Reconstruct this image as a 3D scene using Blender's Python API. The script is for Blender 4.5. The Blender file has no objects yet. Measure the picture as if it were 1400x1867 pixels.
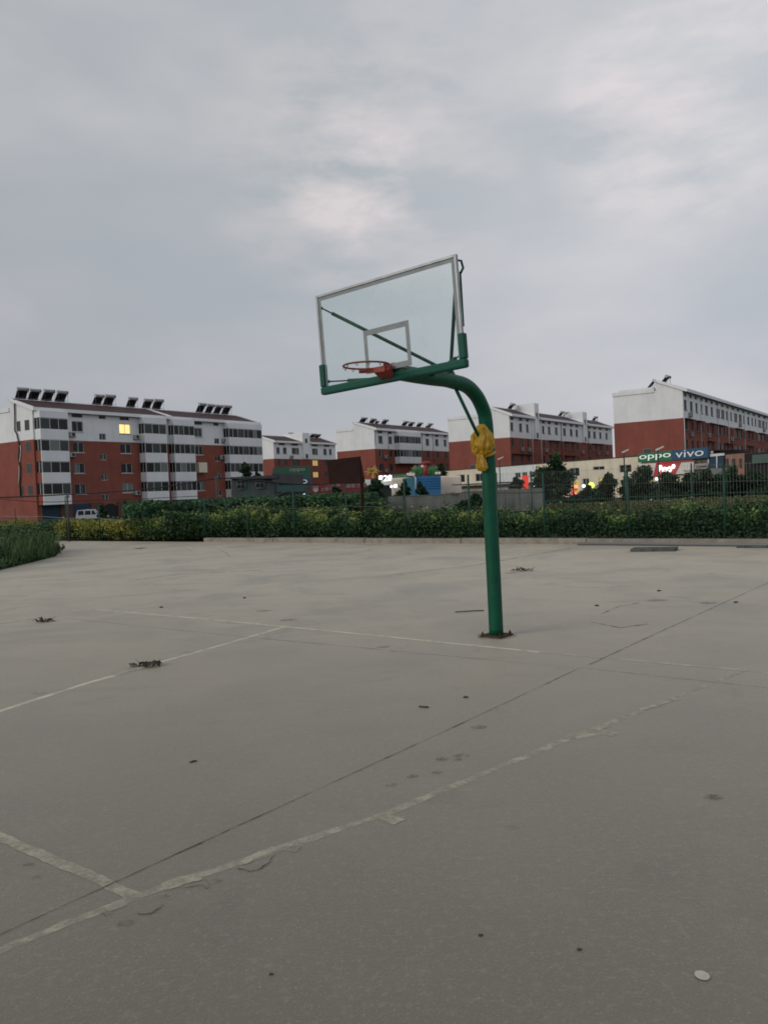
import bpy, bmesh, math, random
from math import sin, cos, pi, radians, sqrt, atan2
from mathutils import Vector as V, Matrix, noise
random.seed(7)
S = bpy.context.scene
COL = S.collection

# ------------------------------------------------------------------ camera
FPX, PITCH, ROLL, EYE = 1476.9, .0241, -.0418, 1.793
cF = V((0, cos(PITCH), -sin(PITCH))); cU0 = V((0, sin(PITCH), cos(PITCH))); cR0 = V((1, 0, 0))
cR = cos(ROLL)*cR0 + sin(ROLL)*cU0; cU = -sin(ROLL)*cR0 + cos(ROLL)*cU0
cam = bpy.data.cameras.new('camera'); camo = bpy.data.objects.new('camera', cam); COL.objects.link(camo)
m = Matrix.Identity(4)
for i in range(3):
    m[i][0] = cR[i]; m[i][1] = cU[i]; m[i][2] = -cF[i]
m[2][3] = EYE
camo.matrix_world = m
cam.sensor_fit = 'HORIZONTAL'; cam.sensor_width = 36; cam.lens = FPX/1400*36
cam.clip_start = .05; cam.clip_end = 6000
S.camera = camo

# ------------------------------------------------------------------ world
W = bpy.data.worlds.new('World'); S.world = W; W.use_nodes = True
nt = W.node_tree; nt.nodes.clear()
def wn(t, **k):
    n = nt.nodes.new(t)
    for a, b in k.items(): setattr(n, a, b)
    return n
SUN_EL, SUN_AZ = radians(24), radians(243)        # azimuth clockwise from +Y
out = wn('ShaderNodeOutputWorld')
sky = wn('ShaderNodeTexSky', sky_type='NISHITA', sun_disc=False, sun_elevation=SUN_EL, sun_rotation=SUN_AZ)
bg1 = wn('ShaderNodeBackground'); bg1.inputs[1].default_value = .07
nt.links.new(sky.outputs[0], bg1.inputs[0])
tc = wn('ShaderNodeTexCoord')
mp = wn('ShaderNodeMapping'); mp.inputs['Scale'].default_value = (1.0, 1.0, 2.6); mp.inputs['Location'].default_value = (.35, 2.1, .12)
nt.links.new(tc.outputs['Generated'], mp.inputs[0])
n1 = wn('ShaderNodeTexNoise'); n1.inputs['Scale'].default_value = 2.3; n1.inputs['Detail'].default_value = 7; n1.inputs['Roughness'].default_value = .5; n1.inputs['Distortion'].default_value = .1
nt.links.new(mp.outputs[0], n1.inputs['Vector'])
cr = wn('ShaderNodeValToRGB'); e = cr.color_ramp.elements
e[0].position = .34; e[0].color = (.455, .498, .532, 1)
e[1].position = .74; e[1].color = (.635, .64, .66, 1)
k = cr.color_ramp.elements.new(.52); k.color = (.515, .538, .572, 1)
nt.links.new(n1.outputs[0], cr.inputs[0])
# bright thin spots of the cloud deck, where the low light comes through
def glow_dir(px, py):
    d = cR*((px-700)/FPX) - cU*((py-933.5)/FPX) + cF
    return d.normalized()
norm = wn('ShaderNodeVectorMath', operation='NORMALIZE'); nt.links.new(tc.outputs['Generated'], norm.inputs[0])
n2 = wn('ShaderNodeTexNoise'); n2.inputs['Scale'].default_value = 8; n2.inputs['Detail'].default_value = 6; n2.inputs['Roughness'].default_value = .55; n2.inputs['Distortion'].default_value = .15
nt.links.new(mp.outputs[0], n2.inputs['Vector'])
acc = None
for (px, py, rad, amt) in ((660, 290, 13, .45), (640, 325, 7, .85), (720, 390, 4, .5), (1230, 205, 10, .70), (1360, 110, 8, .65), (1150, 365, 2.4, .4), (1080, 200, 5, .3), (900, 90, 9, .2)):
    d = glow_dir(px, py)
    dp = wn('ShaderNodeVectorMath', operation='DOT_PRODUCT'); nt.links.new(norm.outputs[0], dp.inputs[0]); dp.inputs[1].default_value = d
    mr = wn('ShaderNodeMapRange', interpolation_type='SMOOTHERSTEP'); mr.inputs[1].default_value = cos(radians(rad)); mr.inputs[2].default_value = 1.0; mr.inputs[4].default_value = amt
    nt.links.new(dp.outputs['Value'], mr.inputs[0])
    if acc is None: acc = mr.outputs[0]
    else:
        ad = wn('ShaderNodeMath', operation='MAXIMUM'); nt.links.new(acc, ad.inputs[0]); nt.links.new(mr.outputs[0], ad.inputs[1]); acc = ad.outputs[0]
mr2 = wn('ShaderNodeMapRange'); mr2.inputs[1].default_value = .36; mr2.inputs[2].default_value = .64
nt.links.new(n2.outputs[0], mr2.inputs[0])
mu = wn('ShaderNodeMath', operation='MULTIPLY'); nt.links.new(acc, mu.inputs[0]); nt.links.new(mr2.outputs[0], mu.inputs[1])
mixg = wn('ShaderNodeMix', data_type='RGBA'); nt.links.new(mu.outputs[0], mixg.inputs[0]); nt.links.new(cr.outputs[0], mixg.inputs[6]); mixg.inputs[7].default_value = (.82, .745, .745, 1)
# dusk: the sky is dimmer and a little pinker low down
sx = wn('ShaderNodeSeparateXYZ'); nt.links.new(norm.outputs[0], sx.inputs[0])
lo = wn('ShaderNodeMapRange', interpolation_type='SMOOTHSTEP'); lo.inputs[1].default_value = -.05; lo.inputs[2].default_value = .38; nt.links.new(sx.outputs[2], lo.inputs[0])
mixl = wn('ShaderNodeMix', data_type='RGBA'); mixl.inputs[6].default_value = (.91, .88, .915, 1); mixl.inputs[7].default_value = (1, 1, 1, 1); nt.links.new(lo.outputs[0], mixl.inputs[0])
mul = wn('ShaderNodeMix', data_type='RGBA', blend_type='MULTIPLY'); mul.inputs[0].default_value = 1; nt.links.new(mixg.outputs[2], mul.inputs[6]); nt.links.new(mixl.outputs[2], mul.inputs[7])
hi = wn('ShaderNodeMapRange', interpolation_type='SMOOTHSTEP'); hi.inputs[1].default_value = .62; hi.inputs[2].default_value = .95; hi.inputs[3].default_value = 1; hi.inputs[4].default_value = .75; nt.links.new(sx.outputs[2], hi.inputs[0])
bg2 = wn('ShaderNodeBackground'); nt.links.new(mul.outputs[2], bg2.inputs[0]); 
ew = wn('ShaderNodeMapRange', interpolation_type='SMOOTHSTEP'); ew.inputs[1].default_value = -.55; ew.inputs[2].default_value = .5; ew.inputs[3].default_value = .86; ew.inputs[4].default_value = 1.08; nt.links.new(sx.outputs[0], ew.inputs[0])
sb = wn('ShaderNodeMapRange', interpolation_type='SMOOTHSTEP'); sb.inputs[1].default_value = .3; sb.inputs[2].default_value = -.7; sb.inputs[3].default_value = 1; sb.inputs[4].default_value = 1.3; nt.links.new(sx.outputs[1], sb.inputs[0])  # sky out of view behind the camera brightened to light the facades
m1 = wn('ShaderNodeMath', operation='MULTIPLY'); nt.links.new(hi.outputs[0], m1.inputs[0]); nt.links.new(ew.outputs[0], m1.inputs[1])
m2 = wn('ShaderNodeMath', operation='MULTIPLY'); nt.links.new(m1.outputs[0], m2.inputs[0]); nt.links.new(sb.outputs[0], m2.inputs[1]); nt.links.new(m2.outputs[0], bg2.inputs[1])
ms = wn('ShaderNodeMixShader'); ms.inputs[0].default_value = .93
nt.links.new(bg1.outputs[0], ms.inputs[1]); nt.links.new(bg2.outputs[0], ms.inputs[2]); nt.links.new(ms.outputs[0], out.inputs[0])

sl = bpy.data.lights.new('sun', 'SUN'); sl.energy = 1.3; sl.angle = radians(28); sl.color = (1, .93, .84)
so = bpy.data.objects.new('sun', sl); COL.objects.link(so)
sd = V((sin(SUN_AZ)*cos(SUN_EL), cos(SUN_AZ)*cos(SUN_EL), sin(SUN_EL)))
so.rotation_euler = sd.to_track_quat('Z', 'Y').to_euler(); so.location = (-20, -20, 30)
vs = S.view_settings; vs.view_transform = 'Standard'; vs.look = 'None'; vs.exposure = 0; vs.gamma = 1; vs.use_curve_mapping = False
S.cycles.pixel_filter_type = 'BLACKMAN_HARRIS'; S.cycles.filter_width = 1.75

# ------------------------------------------------------------------ materials
def mat(name, col, rough=.7, spec=.5, metal=0, noise_amt=0, noise_scale=3, col2=None, bump=0, bump_scale=30, emit=None, est=1, rnd=0):
    mt = bpy.data.materials.new(name); mt.use_nodes = True
    t = mt.node_tree; b = t.nodes['Principled BSDF']
    b.inputs['Base Color'].default_value = (*col, 1); b.inputs['Roughness'].default_value = rough; b.inputs['Metallic'].default_value = metal
    b.inputs['Specular IOR Level'].default_value = spec
    cs = None
    if noise_amt or bump or rnd:
        co = t.nodes.new('ShaderNodeTexCoord')
    if noise_amt:
        nz = t.nodes.new('ShaderNodeTexNoise'); nz.inputs['Scale'].default_value = noise_scale; nz.inputs['Detail'].default_value = 6; nz.inputs['Roughness'].default_value = .6
        t.links.new(co.outputs['Object'], nz.inputs['Vector'])
        r = t.nodes.new('ShaderNodeMapRange'); r.inputs[1].default_value = .32; r.inputs[2].default_value = .68; t.links.new(nz.outputs[0], r.inputs[0])
        mx = t.nodes.new('ShaderNodeMix'); mx.data_type = 'RGBA'
        c2 = col2 or tuple(c*(1-noise_amt) for c in col)
        mx.inputs[6].default_value = (*col, 1); mx.inputs[7].default_value = (*c2, 1)
        t.links.new(r.outputs[0], mx.inputs[0]); t.links.new(mx.outputs[2], b.inputs['Base Color'])
    if bump:
        nb = t.nodes.new('ShaderNodeTexNoise'); nb.inputs['Scale'].default_value = bump_scale; nb.inputs['Detail'].default_value = 5
        t.links.new(co.outputs['Object'], nb.inputs['Vector'])
        bp = t.nodes.new('ShaderNodeBump'); bp.inputs['Strength'].default_value = bump; bp.inputs['Distance'].default_value = .02
        t.links.new(nb.outputs[0], bp.inputs['Height']); t.links.new(bp.outputs[0], b.inputs['Normal'])
    if emit:
        b.inputs['Emission Color'].default_value = (*emit, 1); b.inputs['Emission Strength'].default_value = est
    return mt

def leaf_mat(name, c_low, c_high, z0, z1, c_var, tr=.25):
    """leaf colour: a new-growth tone on the upper shoots, an older tone below, plus patchy variety"""
    mt = bpy.data.materials.new(name); mt.use_nodes = True
    t = mt.node_tree; b = t.nodes['Principled BSDF']; b.inputs['Roughness'].default_value = .6; b.inputs['Specular IOR Level'].default_value = .25
    at_ = t.nodes.new('ShaderNodeAttribute'); at_.attribute_name = 'tone'; at_.attribute_type = 'GEOMETRY'
    rp = t.nodes.new('ShaderNodeValToRGB'); e = rp.color_ramp.elements
    e[0].position = 0; e[0].color = (*c_low, 1); e[1].position = 1; e[1].color = (*c_high, 1)
    k = rp.color_ramp.elements.new(.5); k.color = (*c_var, 1)
    t.links.new(at_.outputs['Fac'], rp.inputs[0]); t.links.new(rp.outputs[0], b.inputs['Base Color'])
    return mt

M = {}
M['red'] = mat('red_brick_paint', (.255, .080, .058), .85, .2, noise_amt=.3, noise_scale=.5, col2=(.195, .064, .050), bump=.3, bump_scale=8)
M['white'] = mat('white_render', (.75, .76, .77), .85, .2, noise_amt=.12, noise_scale=.35)
M['cream'] = mat('cream_render', (.70, .64, .50), .85, .2, noise_amt=.15, noise_scale=.6)
M['pale'] = mat('pale_grey_render', (.66, .69, .67), .85, .2, noise_amt=.12, noise_scale=.6)
M['fascia'] = mat('white_fascia', (.70, .71, .73), .7)
M['frame'] = mat('window_frame', (.45, .46, .46), .5)
M['framed'] = mat('dark_window_frame', (.12, .12, .12), .5)
M['glassd'] = mat('dark_window_glass', (.016, .019, .021), .25, .25)
M['glassm'] = mat('curtained_window_glass', (.05, .058, .058), .35, .25)
M['glassl'] = mat('pale_curtain_glass', (.15, .165, .165), .4, .35)
M['lit'] = mat('lit_window', (.8, .6, .25), .5, emit=(1, .62, .22), est=1.25)
M['litdim'] = mat('dim_lit_window', (.4, .3, .1), .5, emit=(1, .7, .25), est=.35)
M['tank'] = mat('galvanised_tank', (.30, .30, .31), .5, metal=.1)
M['tubes'] = mat('solar_tubes', (.012, .012, .014), .5, .2)
M['steel'] = mat('steel_bracket', (.10, .10, .105), .5, metal=.5)
M['garage'] = mat('blue_garage_door', (.018, .045, .075), .6, .3)
M['pier'] = mat('brown_garage_pier', (.10, .045, .038), .85)
M['darkin'] = mat('dark_recess', (.012, .013, .014), .9)
M['acbody'] = mat('air_conditioner_casing', (.32, .32, .31), .6)
M['acdark'] = mat('air_conditioner_grille', (.02, .02, .02), .7)
M['rustcage'] = mat('rusty_window_cage', (.09, .045, .035), .9)
M['concrete_g'] = mat('grey_block_wall', (.155, .165, .155), .9, .2, noise_amt=.35, noise_scale=1.2)
M['greyhouse'] = mat('grey_cement_render', (.072, .092, .088), .9, .2, noise_amt=.35, noise_scale=.8)
M['greyroof'] = mat('dark_grey_roof', (.06, .062, .066), .9, .2, noise_amt=.3, noise_scale=1)
M['kerb'] = mat('kerb_concrete', (.30, .275, .23), .9, .2, noise_amt=.4, noise_scale=3, bump=.4, bump_scale=30)
M['soil'] = mat('soil', (.045, .042, .022), 1, .1, noise_amt=.5, noise_scale=1.5, col2=(.02, .035, .012), bump=.5, bump_scale=12)
M['asphalt'] = mat('asphalt', (.06, .06, .06), .9, .3, noise_amt=.3, noise_scale=2)
M['hoopgreen'] = mat('hoop_green_paint', (.002, .082, .043), .5, .22, noise_amt=.45, noise_scale=5, col2=(.002, .056, .032), bump=.12, bump_scale=40)
M['padgreen'] = mat('green_rubber_edge', (.004, .075, .052), .65, .25, noise_amt=.4, noise_scale=9, col2=(.01, .07, .05))
M['alu'] = mat('aluminium_frame', (.30, .32, .33), .45, metal=.55, noise_amt=.25, noise_scale=6)
M['paintw'] = mat('white_board_paint', (.215, .24, .245), .6, noise_amt=.2, noise_scale=12)
M['rimred'] = mat('rim_red_paint', (.30, .036, .018), .5, .35, noise_amt=.5, noise_scale=20, col2=(.12, .02, .014))
M['rust'] = mat('rusty_iron', (.09, .042, .026), .9, .2, noise_amt=.6, noise_scale=18, col2=(.035, .022, .016), bump=.4, bump_scale=60)
M['rustboard'] = mat('rusty_brown_board', (.015, .008, .007), .85, .2, noise_amt=.4, noise_scale=2.5, col2=(.030, .012, .009))
M['fencegreen'] = mat('fence_green_paint', (.012, .06, .04), .6, .3, noise_amt=.4, noise_scale=6)
M['wire'] = mat('dark_wire', (.03, .035, .033), .6)
M['wirepale'] = mat('galvanised_mesh_wire', (.22, .22, .2), .6)
M['cable'] = mat('black_cable', (.01, .012, .012), .6)
M['pole_grey'] = mat('weathered_pole', (.05, .055, .05), .9)
M['slab'] = mat('dark_slab', (.11, .12, .105), .9, .2, noise_amt=.5, noise_scale=5)
M['pipe'] = mat('galvanised_pipe', (.20, .215, .22), .5, metal=.4)
M['blue'] = mat('blue_sheet', (.025, .13, .29), .6, .3)
M['teal'] = mat('teal_sheet', (.015, .11, .17), .6, .3)
M['signgreen'] = mat('sign_green', (.018, .14, .065), .6)
M['signblue'] = mat('sign_blue', (.018, .07, .145), .6)
M['signred'] = mat('sign_red', (.38, .035, .04), .6)
M['signdred'] = mat('sign_dark_red', (.14, .014, .018), .6)
M['signwhite'] = mat('sign_white', (.62, .6, .56), .6)
M['ink_w'] = mat('sign_white_lettering', (.75, .78, .76), .6)
M['ink_glow'] = mat('softly_lit_lettering', (.7, .75, .7), .6, emit=(.85, .95, .85), est=.28)
M['ink_d'] = mat('sign_dark_lettering', (.03, .03, .03), .6)
M['ink_r'] = mat('sign_red_cross', (.55, .08, .08), .6)
M['ink_dim'] = mat('sign_dim_lettering', (.30, .28, .27), .6)
M['glowwhite'] = mat('glowing_white_letters', (1, 1, 1), .5, emit=(1, .96, .98), est=1.8)
M['lampwhite'] = mat('white_lamp', (1, 1, 1), .5, emit=(.95, 1, .97), est=2.2)
M['lampred'] = mat('red_lit_panel', (.5, .03, .02), .5, emit=(1, .07, .04), est=.45)
M['lamporange'] = mat('orange_shop_light', (.6, .25, .1), .5, emit=(1, .42, .2), est=1.0)
M['lampgreen'] = mat('lime_lamp', (.6, .9, .1), .5, emit=(.75, 1, .12), est=1.3)
M['trunk'] = mat('bark', (.035, .028, .02), .95, noise_amt=.4, noise_scale=8)
M['carwhite'] = mat('white_car_paint', (.42, .44, .45), .3, .5)
M['rubber'] = mat('black_rubber', (.012, .012, .012), .8)
M['inf_red'] = mat('red_vinyl', (.22, .022, .018), .6)
M['inf_green'] = mat('green_vinyl', (.03, .13, .045), .6)
M['inf_yellow'] = mat('yellow_vinyl', (.42, .27, .07), .6)
M['inf_white'] = mat('cream_vinyl', (.65, .55, .45), .5)
M['pink'] = mat('pink_umbrella_cloth', (.45, .05, .09), .7)
M['brick_pink'] = mat('pinkish_render', (.30, .17, .125), .9, noise_amt=.2, noise_scale=.6)
M['deadleaf'] = mat('dead_leaf', (.085, .068, .045), .9, noise_amt=.5, noise_scale=30)
M['stick'] = mat('dry_twig', (.05, .04, .03), .9)
M['spot'] = mat('white_paint_spot', (.48, .46, .40), .85, noise_amt=.2, noise_scale=30)

def streaks(mt, amt, sc=1.6):
    t = mt.node_tree; b = t.nodes['Principled BSDF']; src = b.inputs['Base Color'].links[0].from_socket
    co = t.nodes.new('ShaderNodeTexCoord'); m_ = t.nodes.new('ShaderNodeMapping'); m_.inputs['Scale'].default_value = (1, 1, .12); t.links.new(co.outputs['Object'], m_.inputs[0])
    n = t.nodes.new('ShaderNodeTexNoise'); n.inputs['Scale'].default_value = sc; n.inputs['Detail'].default_value = 7; n.inputs['Roughness'].default_value = .7; t.links.new(m_.outputs[0], n.inputs['Vector'])
    r = t.nodes.new('ShaderNodeMapRange'); r.inputs[1].default_value = .48; r.inputs[2].default_value = .72; r.inputs[4].default_value = amt; t.links.new(n.outputs[0], r.inputs[0])
    x = t.nodes.new('ShaderNodeMix'); x.data_type = 'RGBA'; x.blend_type = 'MULTIPLY'; x.inputs[7].default_value = (.42, .40, .38, 1); t.links.new(r.outputs[0], x.inputs[0]); t.links.new(src, x.inputs[6]); t.links.new(x.outputs[2], b.inputs['Base Color'])
for k_, a_ in (('white', .16), ('red', .25), ('cream', .3), ('pale', .3), ('concrete_g', .7), ('brick_pink', .5), ('greyhouse', .6), ('hoopgreen', .35)): streaks(M[k_], a_, 1.6 if k_ != 'hoopgreen' else 9)

# roof tiles with courses
mt = mat('dark_red_roof_tiles', (.085, .042, .042), .8, .3, noise_amt=.35, noise_scale=1.0, col2=(.05, .03, .032)); M['tiles'] = mt
t = mt.node_tree; b = t.nodes['Principled BSDF']; co = t.nodes.new('ShaderNodeTexCoord')
wv = t.nodes.new('ShaderNodeTexWave'); wv.bands_direction = 'Y'; wv.inputs['Scale'].default_value = 1.0; t.links.new(co.outputs['Object'], wv.inputs['Vector'])
bp = t.nodes.new('ShaderNodeBump'); bp.inputs['Strength'].default_value = .6; bp.inputs['Distance'].default_value = .06; t.links.new(wv.outputs['Fac'], bp.inputs['Height']); t.links.new(bp.outputs[0], b.inputs['Normal'])

# court concrete
mt = bpy.data.materials.new('court_concrete'); mt.use_nodes = True; M['court'] = mt
t = mt.node_tree; b = t.nodes['Principled BSDF']; b.inputs['Roughness'].default_value = .55; b.inputs['Specular IOR Level'].default_value = .5
b.inputs['Sheen Weight'].default_value = .25; b.inputs['Sheen Roughness'].default_value = .45; b.inputs['Sheen Tint'].default_value = (1, .93, .83, 1)
co = t.nodes.new('ShaderNodeTexCoord')
def nz(scale, det=6, ro=.55, vec=None, dist=0):
    n = t.nodes.new('ShaderNodeTexNoise'); n.inputs['Scale'].default_value = scale; n.inputs['Detail'].default_value = det; n.inputs['Roughness'].default_value = ro; n.inputs['Distortion'].default_value = dist
    t.links.new(vec or co.outputs['Object'], n.inputs['Vector']); return n.outputs[0]
def mrg(src, a, b_, c=0, d=1):
    r = t.nodes.new('ShaderNodeMapRange'); r.interpolation_type = 'SMOOTHSTEP'
    for i, x in enumerate((a, b_, c, d)): r.inputs[i+1].default_value = x
    t.links.new(src, r.inputs[0]); return r.outputs[0]
def mixc(f, a, b_, blend='MIX', fac=1):
    n = t.nodes.new('ShaderNodeMix'); n.data_type = 'RGBA'; n.blend_type = blend
    if hasattr(f, 'links') or not isinstance(f, (int, float)): t.links.new(f, n.inputs[0])
    else: n.inputs[0].default_value = f
    for i, x in ((6, a), (7, b_)):
        if isinstance(x, tuple): n.inputs[i].default_value = (*x, 1)
        else: t.links.new(x, n.inputs[i])
    return n.outputs[2]
# slab sandier on its far side, also painted paler there to imitate grazing light
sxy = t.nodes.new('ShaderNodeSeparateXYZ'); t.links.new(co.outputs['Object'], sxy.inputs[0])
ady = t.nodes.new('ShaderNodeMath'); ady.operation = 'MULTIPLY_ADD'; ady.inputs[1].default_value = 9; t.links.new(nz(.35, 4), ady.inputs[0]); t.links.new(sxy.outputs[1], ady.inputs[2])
far_light = mrg(ady.outputs[0], 5, 24)
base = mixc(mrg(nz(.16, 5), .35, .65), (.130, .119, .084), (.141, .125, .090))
base = mixc(far_light, base, (.365, .305, .205))
base = mixc(mrg(nz(.55, 6, .6, dist=.5), .42, .72), base, (.138, .131, .096))
base = mixc(mrg(nz(1.6, 8, .65), .48, .74, 0, .6), base, (.200, .178, .125))
base = mixc(mrg(nz(.9, 7, .7, dist=1.2), .54, .72), base, (.120, .111, .082))
base = mixc(mrg(nz(110, 3, .7), .42, .66, .0, .85), base, (.115, .105, .088))
base = mixc(mrg(nz(75, 2, .7), .60, .72, .0, .7), base, (.33, .30, .245))
base = mixc(mrg(nz(14, 7, .8, dist=1.5), .60, .70, .0, .45), base, (.125, .115, .098))
base = mixc(mrg(nz(22, 5, .7), .50, .70, .0, .35), base, (.27, .245, .205))
base = mixc(mrg(nz(6, 6, .7, dist=.8), .58, .66, .0, .5), base, (.145, .134, .114))
vo = t.nodes.new('ShaderNodeTexVoronoi'); vo.inputs['Scale'].default_value = 2.2; vo.inputs['Randomness'].default_value = 1; t.links.new(co.outputs['Object'], vo.inputs['Vector'])
sp = t.nodes.new('ShaderNodeMath'); sp.operation = 'MULTIPLY'
t.links.new(mrg(vo.outputs['Distance'], .05, .09, 1, 0), sp.inputs[0]); t.links.new(mrg(nz(1.3, 2), .56, .60), sp.inputs[1])
base = mixc(sp.outputs[0], base, (.12, .11, .10))
# long faint trowel / sweeping streaks laid along the slab
mpn = t.nodes.new('ShaderNodeMapping'); mpn.inputs['Rotation'].default_value = (0, 0, radians(38)); mpn.inputs['Scale'].default_value = (.25, 2.2, 1); t.links.new(co.outputs['Object'], mpn.inputs[0])
base = mixc(mrg(nz(1.1, 6, .6, mpn.outputs[0]), .52, .75, 0, .55), base, (.130, .118, .090))
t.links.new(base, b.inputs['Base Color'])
bp = t.nodes.new('ShaderNodeBump'); bp.inputs['Strength'].default_value = .6; bp.inputs['Distance'].default_value = .006
t.links.new(nz(45, 8, .7), bp.inputs['Height']); t.links.new(bp.outputs[0], b.inputs['Normal'])

def worn(name, col, lo_, hi_, scale, alpha=1.0):
    """paint or dirt worn through in patches (a real mask on the ground, not on the light)"""
    global t
    mt = bpy.data.materials.new(name); mt.use_nodes = True; t0 = mt.node_tree
    b = t0.nodes['Principled BSDF']; b.inputs['Roughness'].default_value = .7; b.inputs['Base Color'].default_value = (*col, 1); b.inputs['Specular IOR Level'].default_value = .4
    c = t0.nodes.new('ShaderNodeTexCoord'); n = t0.nodes.new('ShaderNodeTexNoise'); n.inputs['Scale'].default_value = scale; n.inputs['Detail'].default_value = 8; n.inputs['Roughness'].default_value = .7
    t0.links.new(c.outputs['Object'], n.inputs['Vector'])
    r = t0.nodes.new('ShaderNodeMapRange'); r.inputs[1].default_value = lo_; r.inputs[2].default_value = hi_; r.inputs[3].default_value = alpha; r.inputs[4].default_value = 0
    t0.links.new(n.outputs[0], r.inputs[0]); t0.links.new(r.outputs[0], b.inputs['Alpha'])
    return mt
M['line'] = worn('worn_white_line_paint', (.40, .37, .29), .40, .74, 9, .92)
M['linefar'] = worn('brighter_far_line_paint', (.60, .545, .43), .46, .84, 4, .92)  # brighter line paint for the far lines
M['linef'] = worn('faint_white_line_paint', (.50, .45, .35), .40, .76, 4, .85)
M['crack'] = worn('dark_joint_gap', (.05, .046, .038), .44, .66, 7, .9)
M['crackf'] = worn('faint_joint_gap', (.11, .10, .09), .40, .70, 6, .7)
M['stain'] = worn('ground_stain', (.10, .09, .075), .36, .60, 25, .55)

# glass of the backboard
mt = bpy.data.materials.new('backboard_glass'); mt.use_nodes = True; M['bglass'] = mt
t = mt.node_tree; t.nodes.clear(); o_ = t.nodes.new('ShaderNodeOutputMaterial'); tr = t.nodes.new('ShaderNodeBsdfTransparent'); tr.inputs[0].default_value = (.935, .972, .962, 1)
gl = t.nodes.new('ShaderNodeBsdfGlossy'); gl.inputs['Roughness'].default_value = .08; df = t.nodes.new('ShaderNodeBsdfDiffuse'); df.inputs[0].default_value = (.30, .34, .33, 1)
fr = t.nodes.new('ShaderNodeFresnel'); fr.inputs[0].default_value = 1.12
mx = t.nodes.new('ShaderNodeMixShader'); t.links.new(fr.outputs[0], mx.inputs[0]); t.links.new(tr.outputs[0], mx.inputs[1]); t.links.new(gl.outputs[0], mx.inputs[2])
co = t.nodes.new('ShaderNodeTexCoord'); f_ = mrg(nz(4.2, 8, .7), .50, .80, .03, .09)
mx2 = t.nodes.new('ShaderNodeMixShader'); t.links.new(f_, mx2.inputs[0]); t.links.new(mx.outputs[0], mx2.inputs[1]); t.links.new(df.outputs[0], mx2.inputs[2]); t.links.new(mx2.outputs[0], o_.inputs[0])

# yellow plastic bag
mt = mat('yellow_plastic_sheet', (.50, .29, .016), .45, .4, noise_amt=.5, noise_scale=9, col2=(.31, .17, .010)); M['bag'] = mt
mt.node_tree.nodes['Principled BSDF'].inputs['Transmission Weight'].default_value = .0

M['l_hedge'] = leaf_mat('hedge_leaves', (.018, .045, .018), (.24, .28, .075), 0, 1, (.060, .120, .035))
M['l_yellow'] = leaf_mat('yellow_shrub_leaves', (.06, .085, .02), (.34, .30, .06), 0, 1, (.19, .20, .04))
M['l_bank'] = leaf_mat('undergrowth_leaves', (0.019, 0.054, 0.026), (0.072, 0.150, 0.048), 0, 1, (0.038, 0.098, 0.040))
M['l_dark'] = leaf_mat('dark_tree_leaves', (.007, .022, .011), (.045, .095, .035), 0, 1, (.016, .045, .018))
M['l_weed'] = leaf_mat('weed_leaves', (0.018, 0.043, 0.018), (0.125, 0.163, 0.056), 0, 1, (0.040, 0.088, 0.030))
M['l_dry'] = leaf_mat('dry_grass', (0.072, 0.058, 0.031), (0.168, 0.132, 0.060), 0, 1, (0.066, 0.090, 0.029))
M['l_green'] = leaf_mat('right_hedge_leaves', (.014, .036, .015), (.17, .23, .065), 0, 1, (.038, .085, .027))

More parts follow.
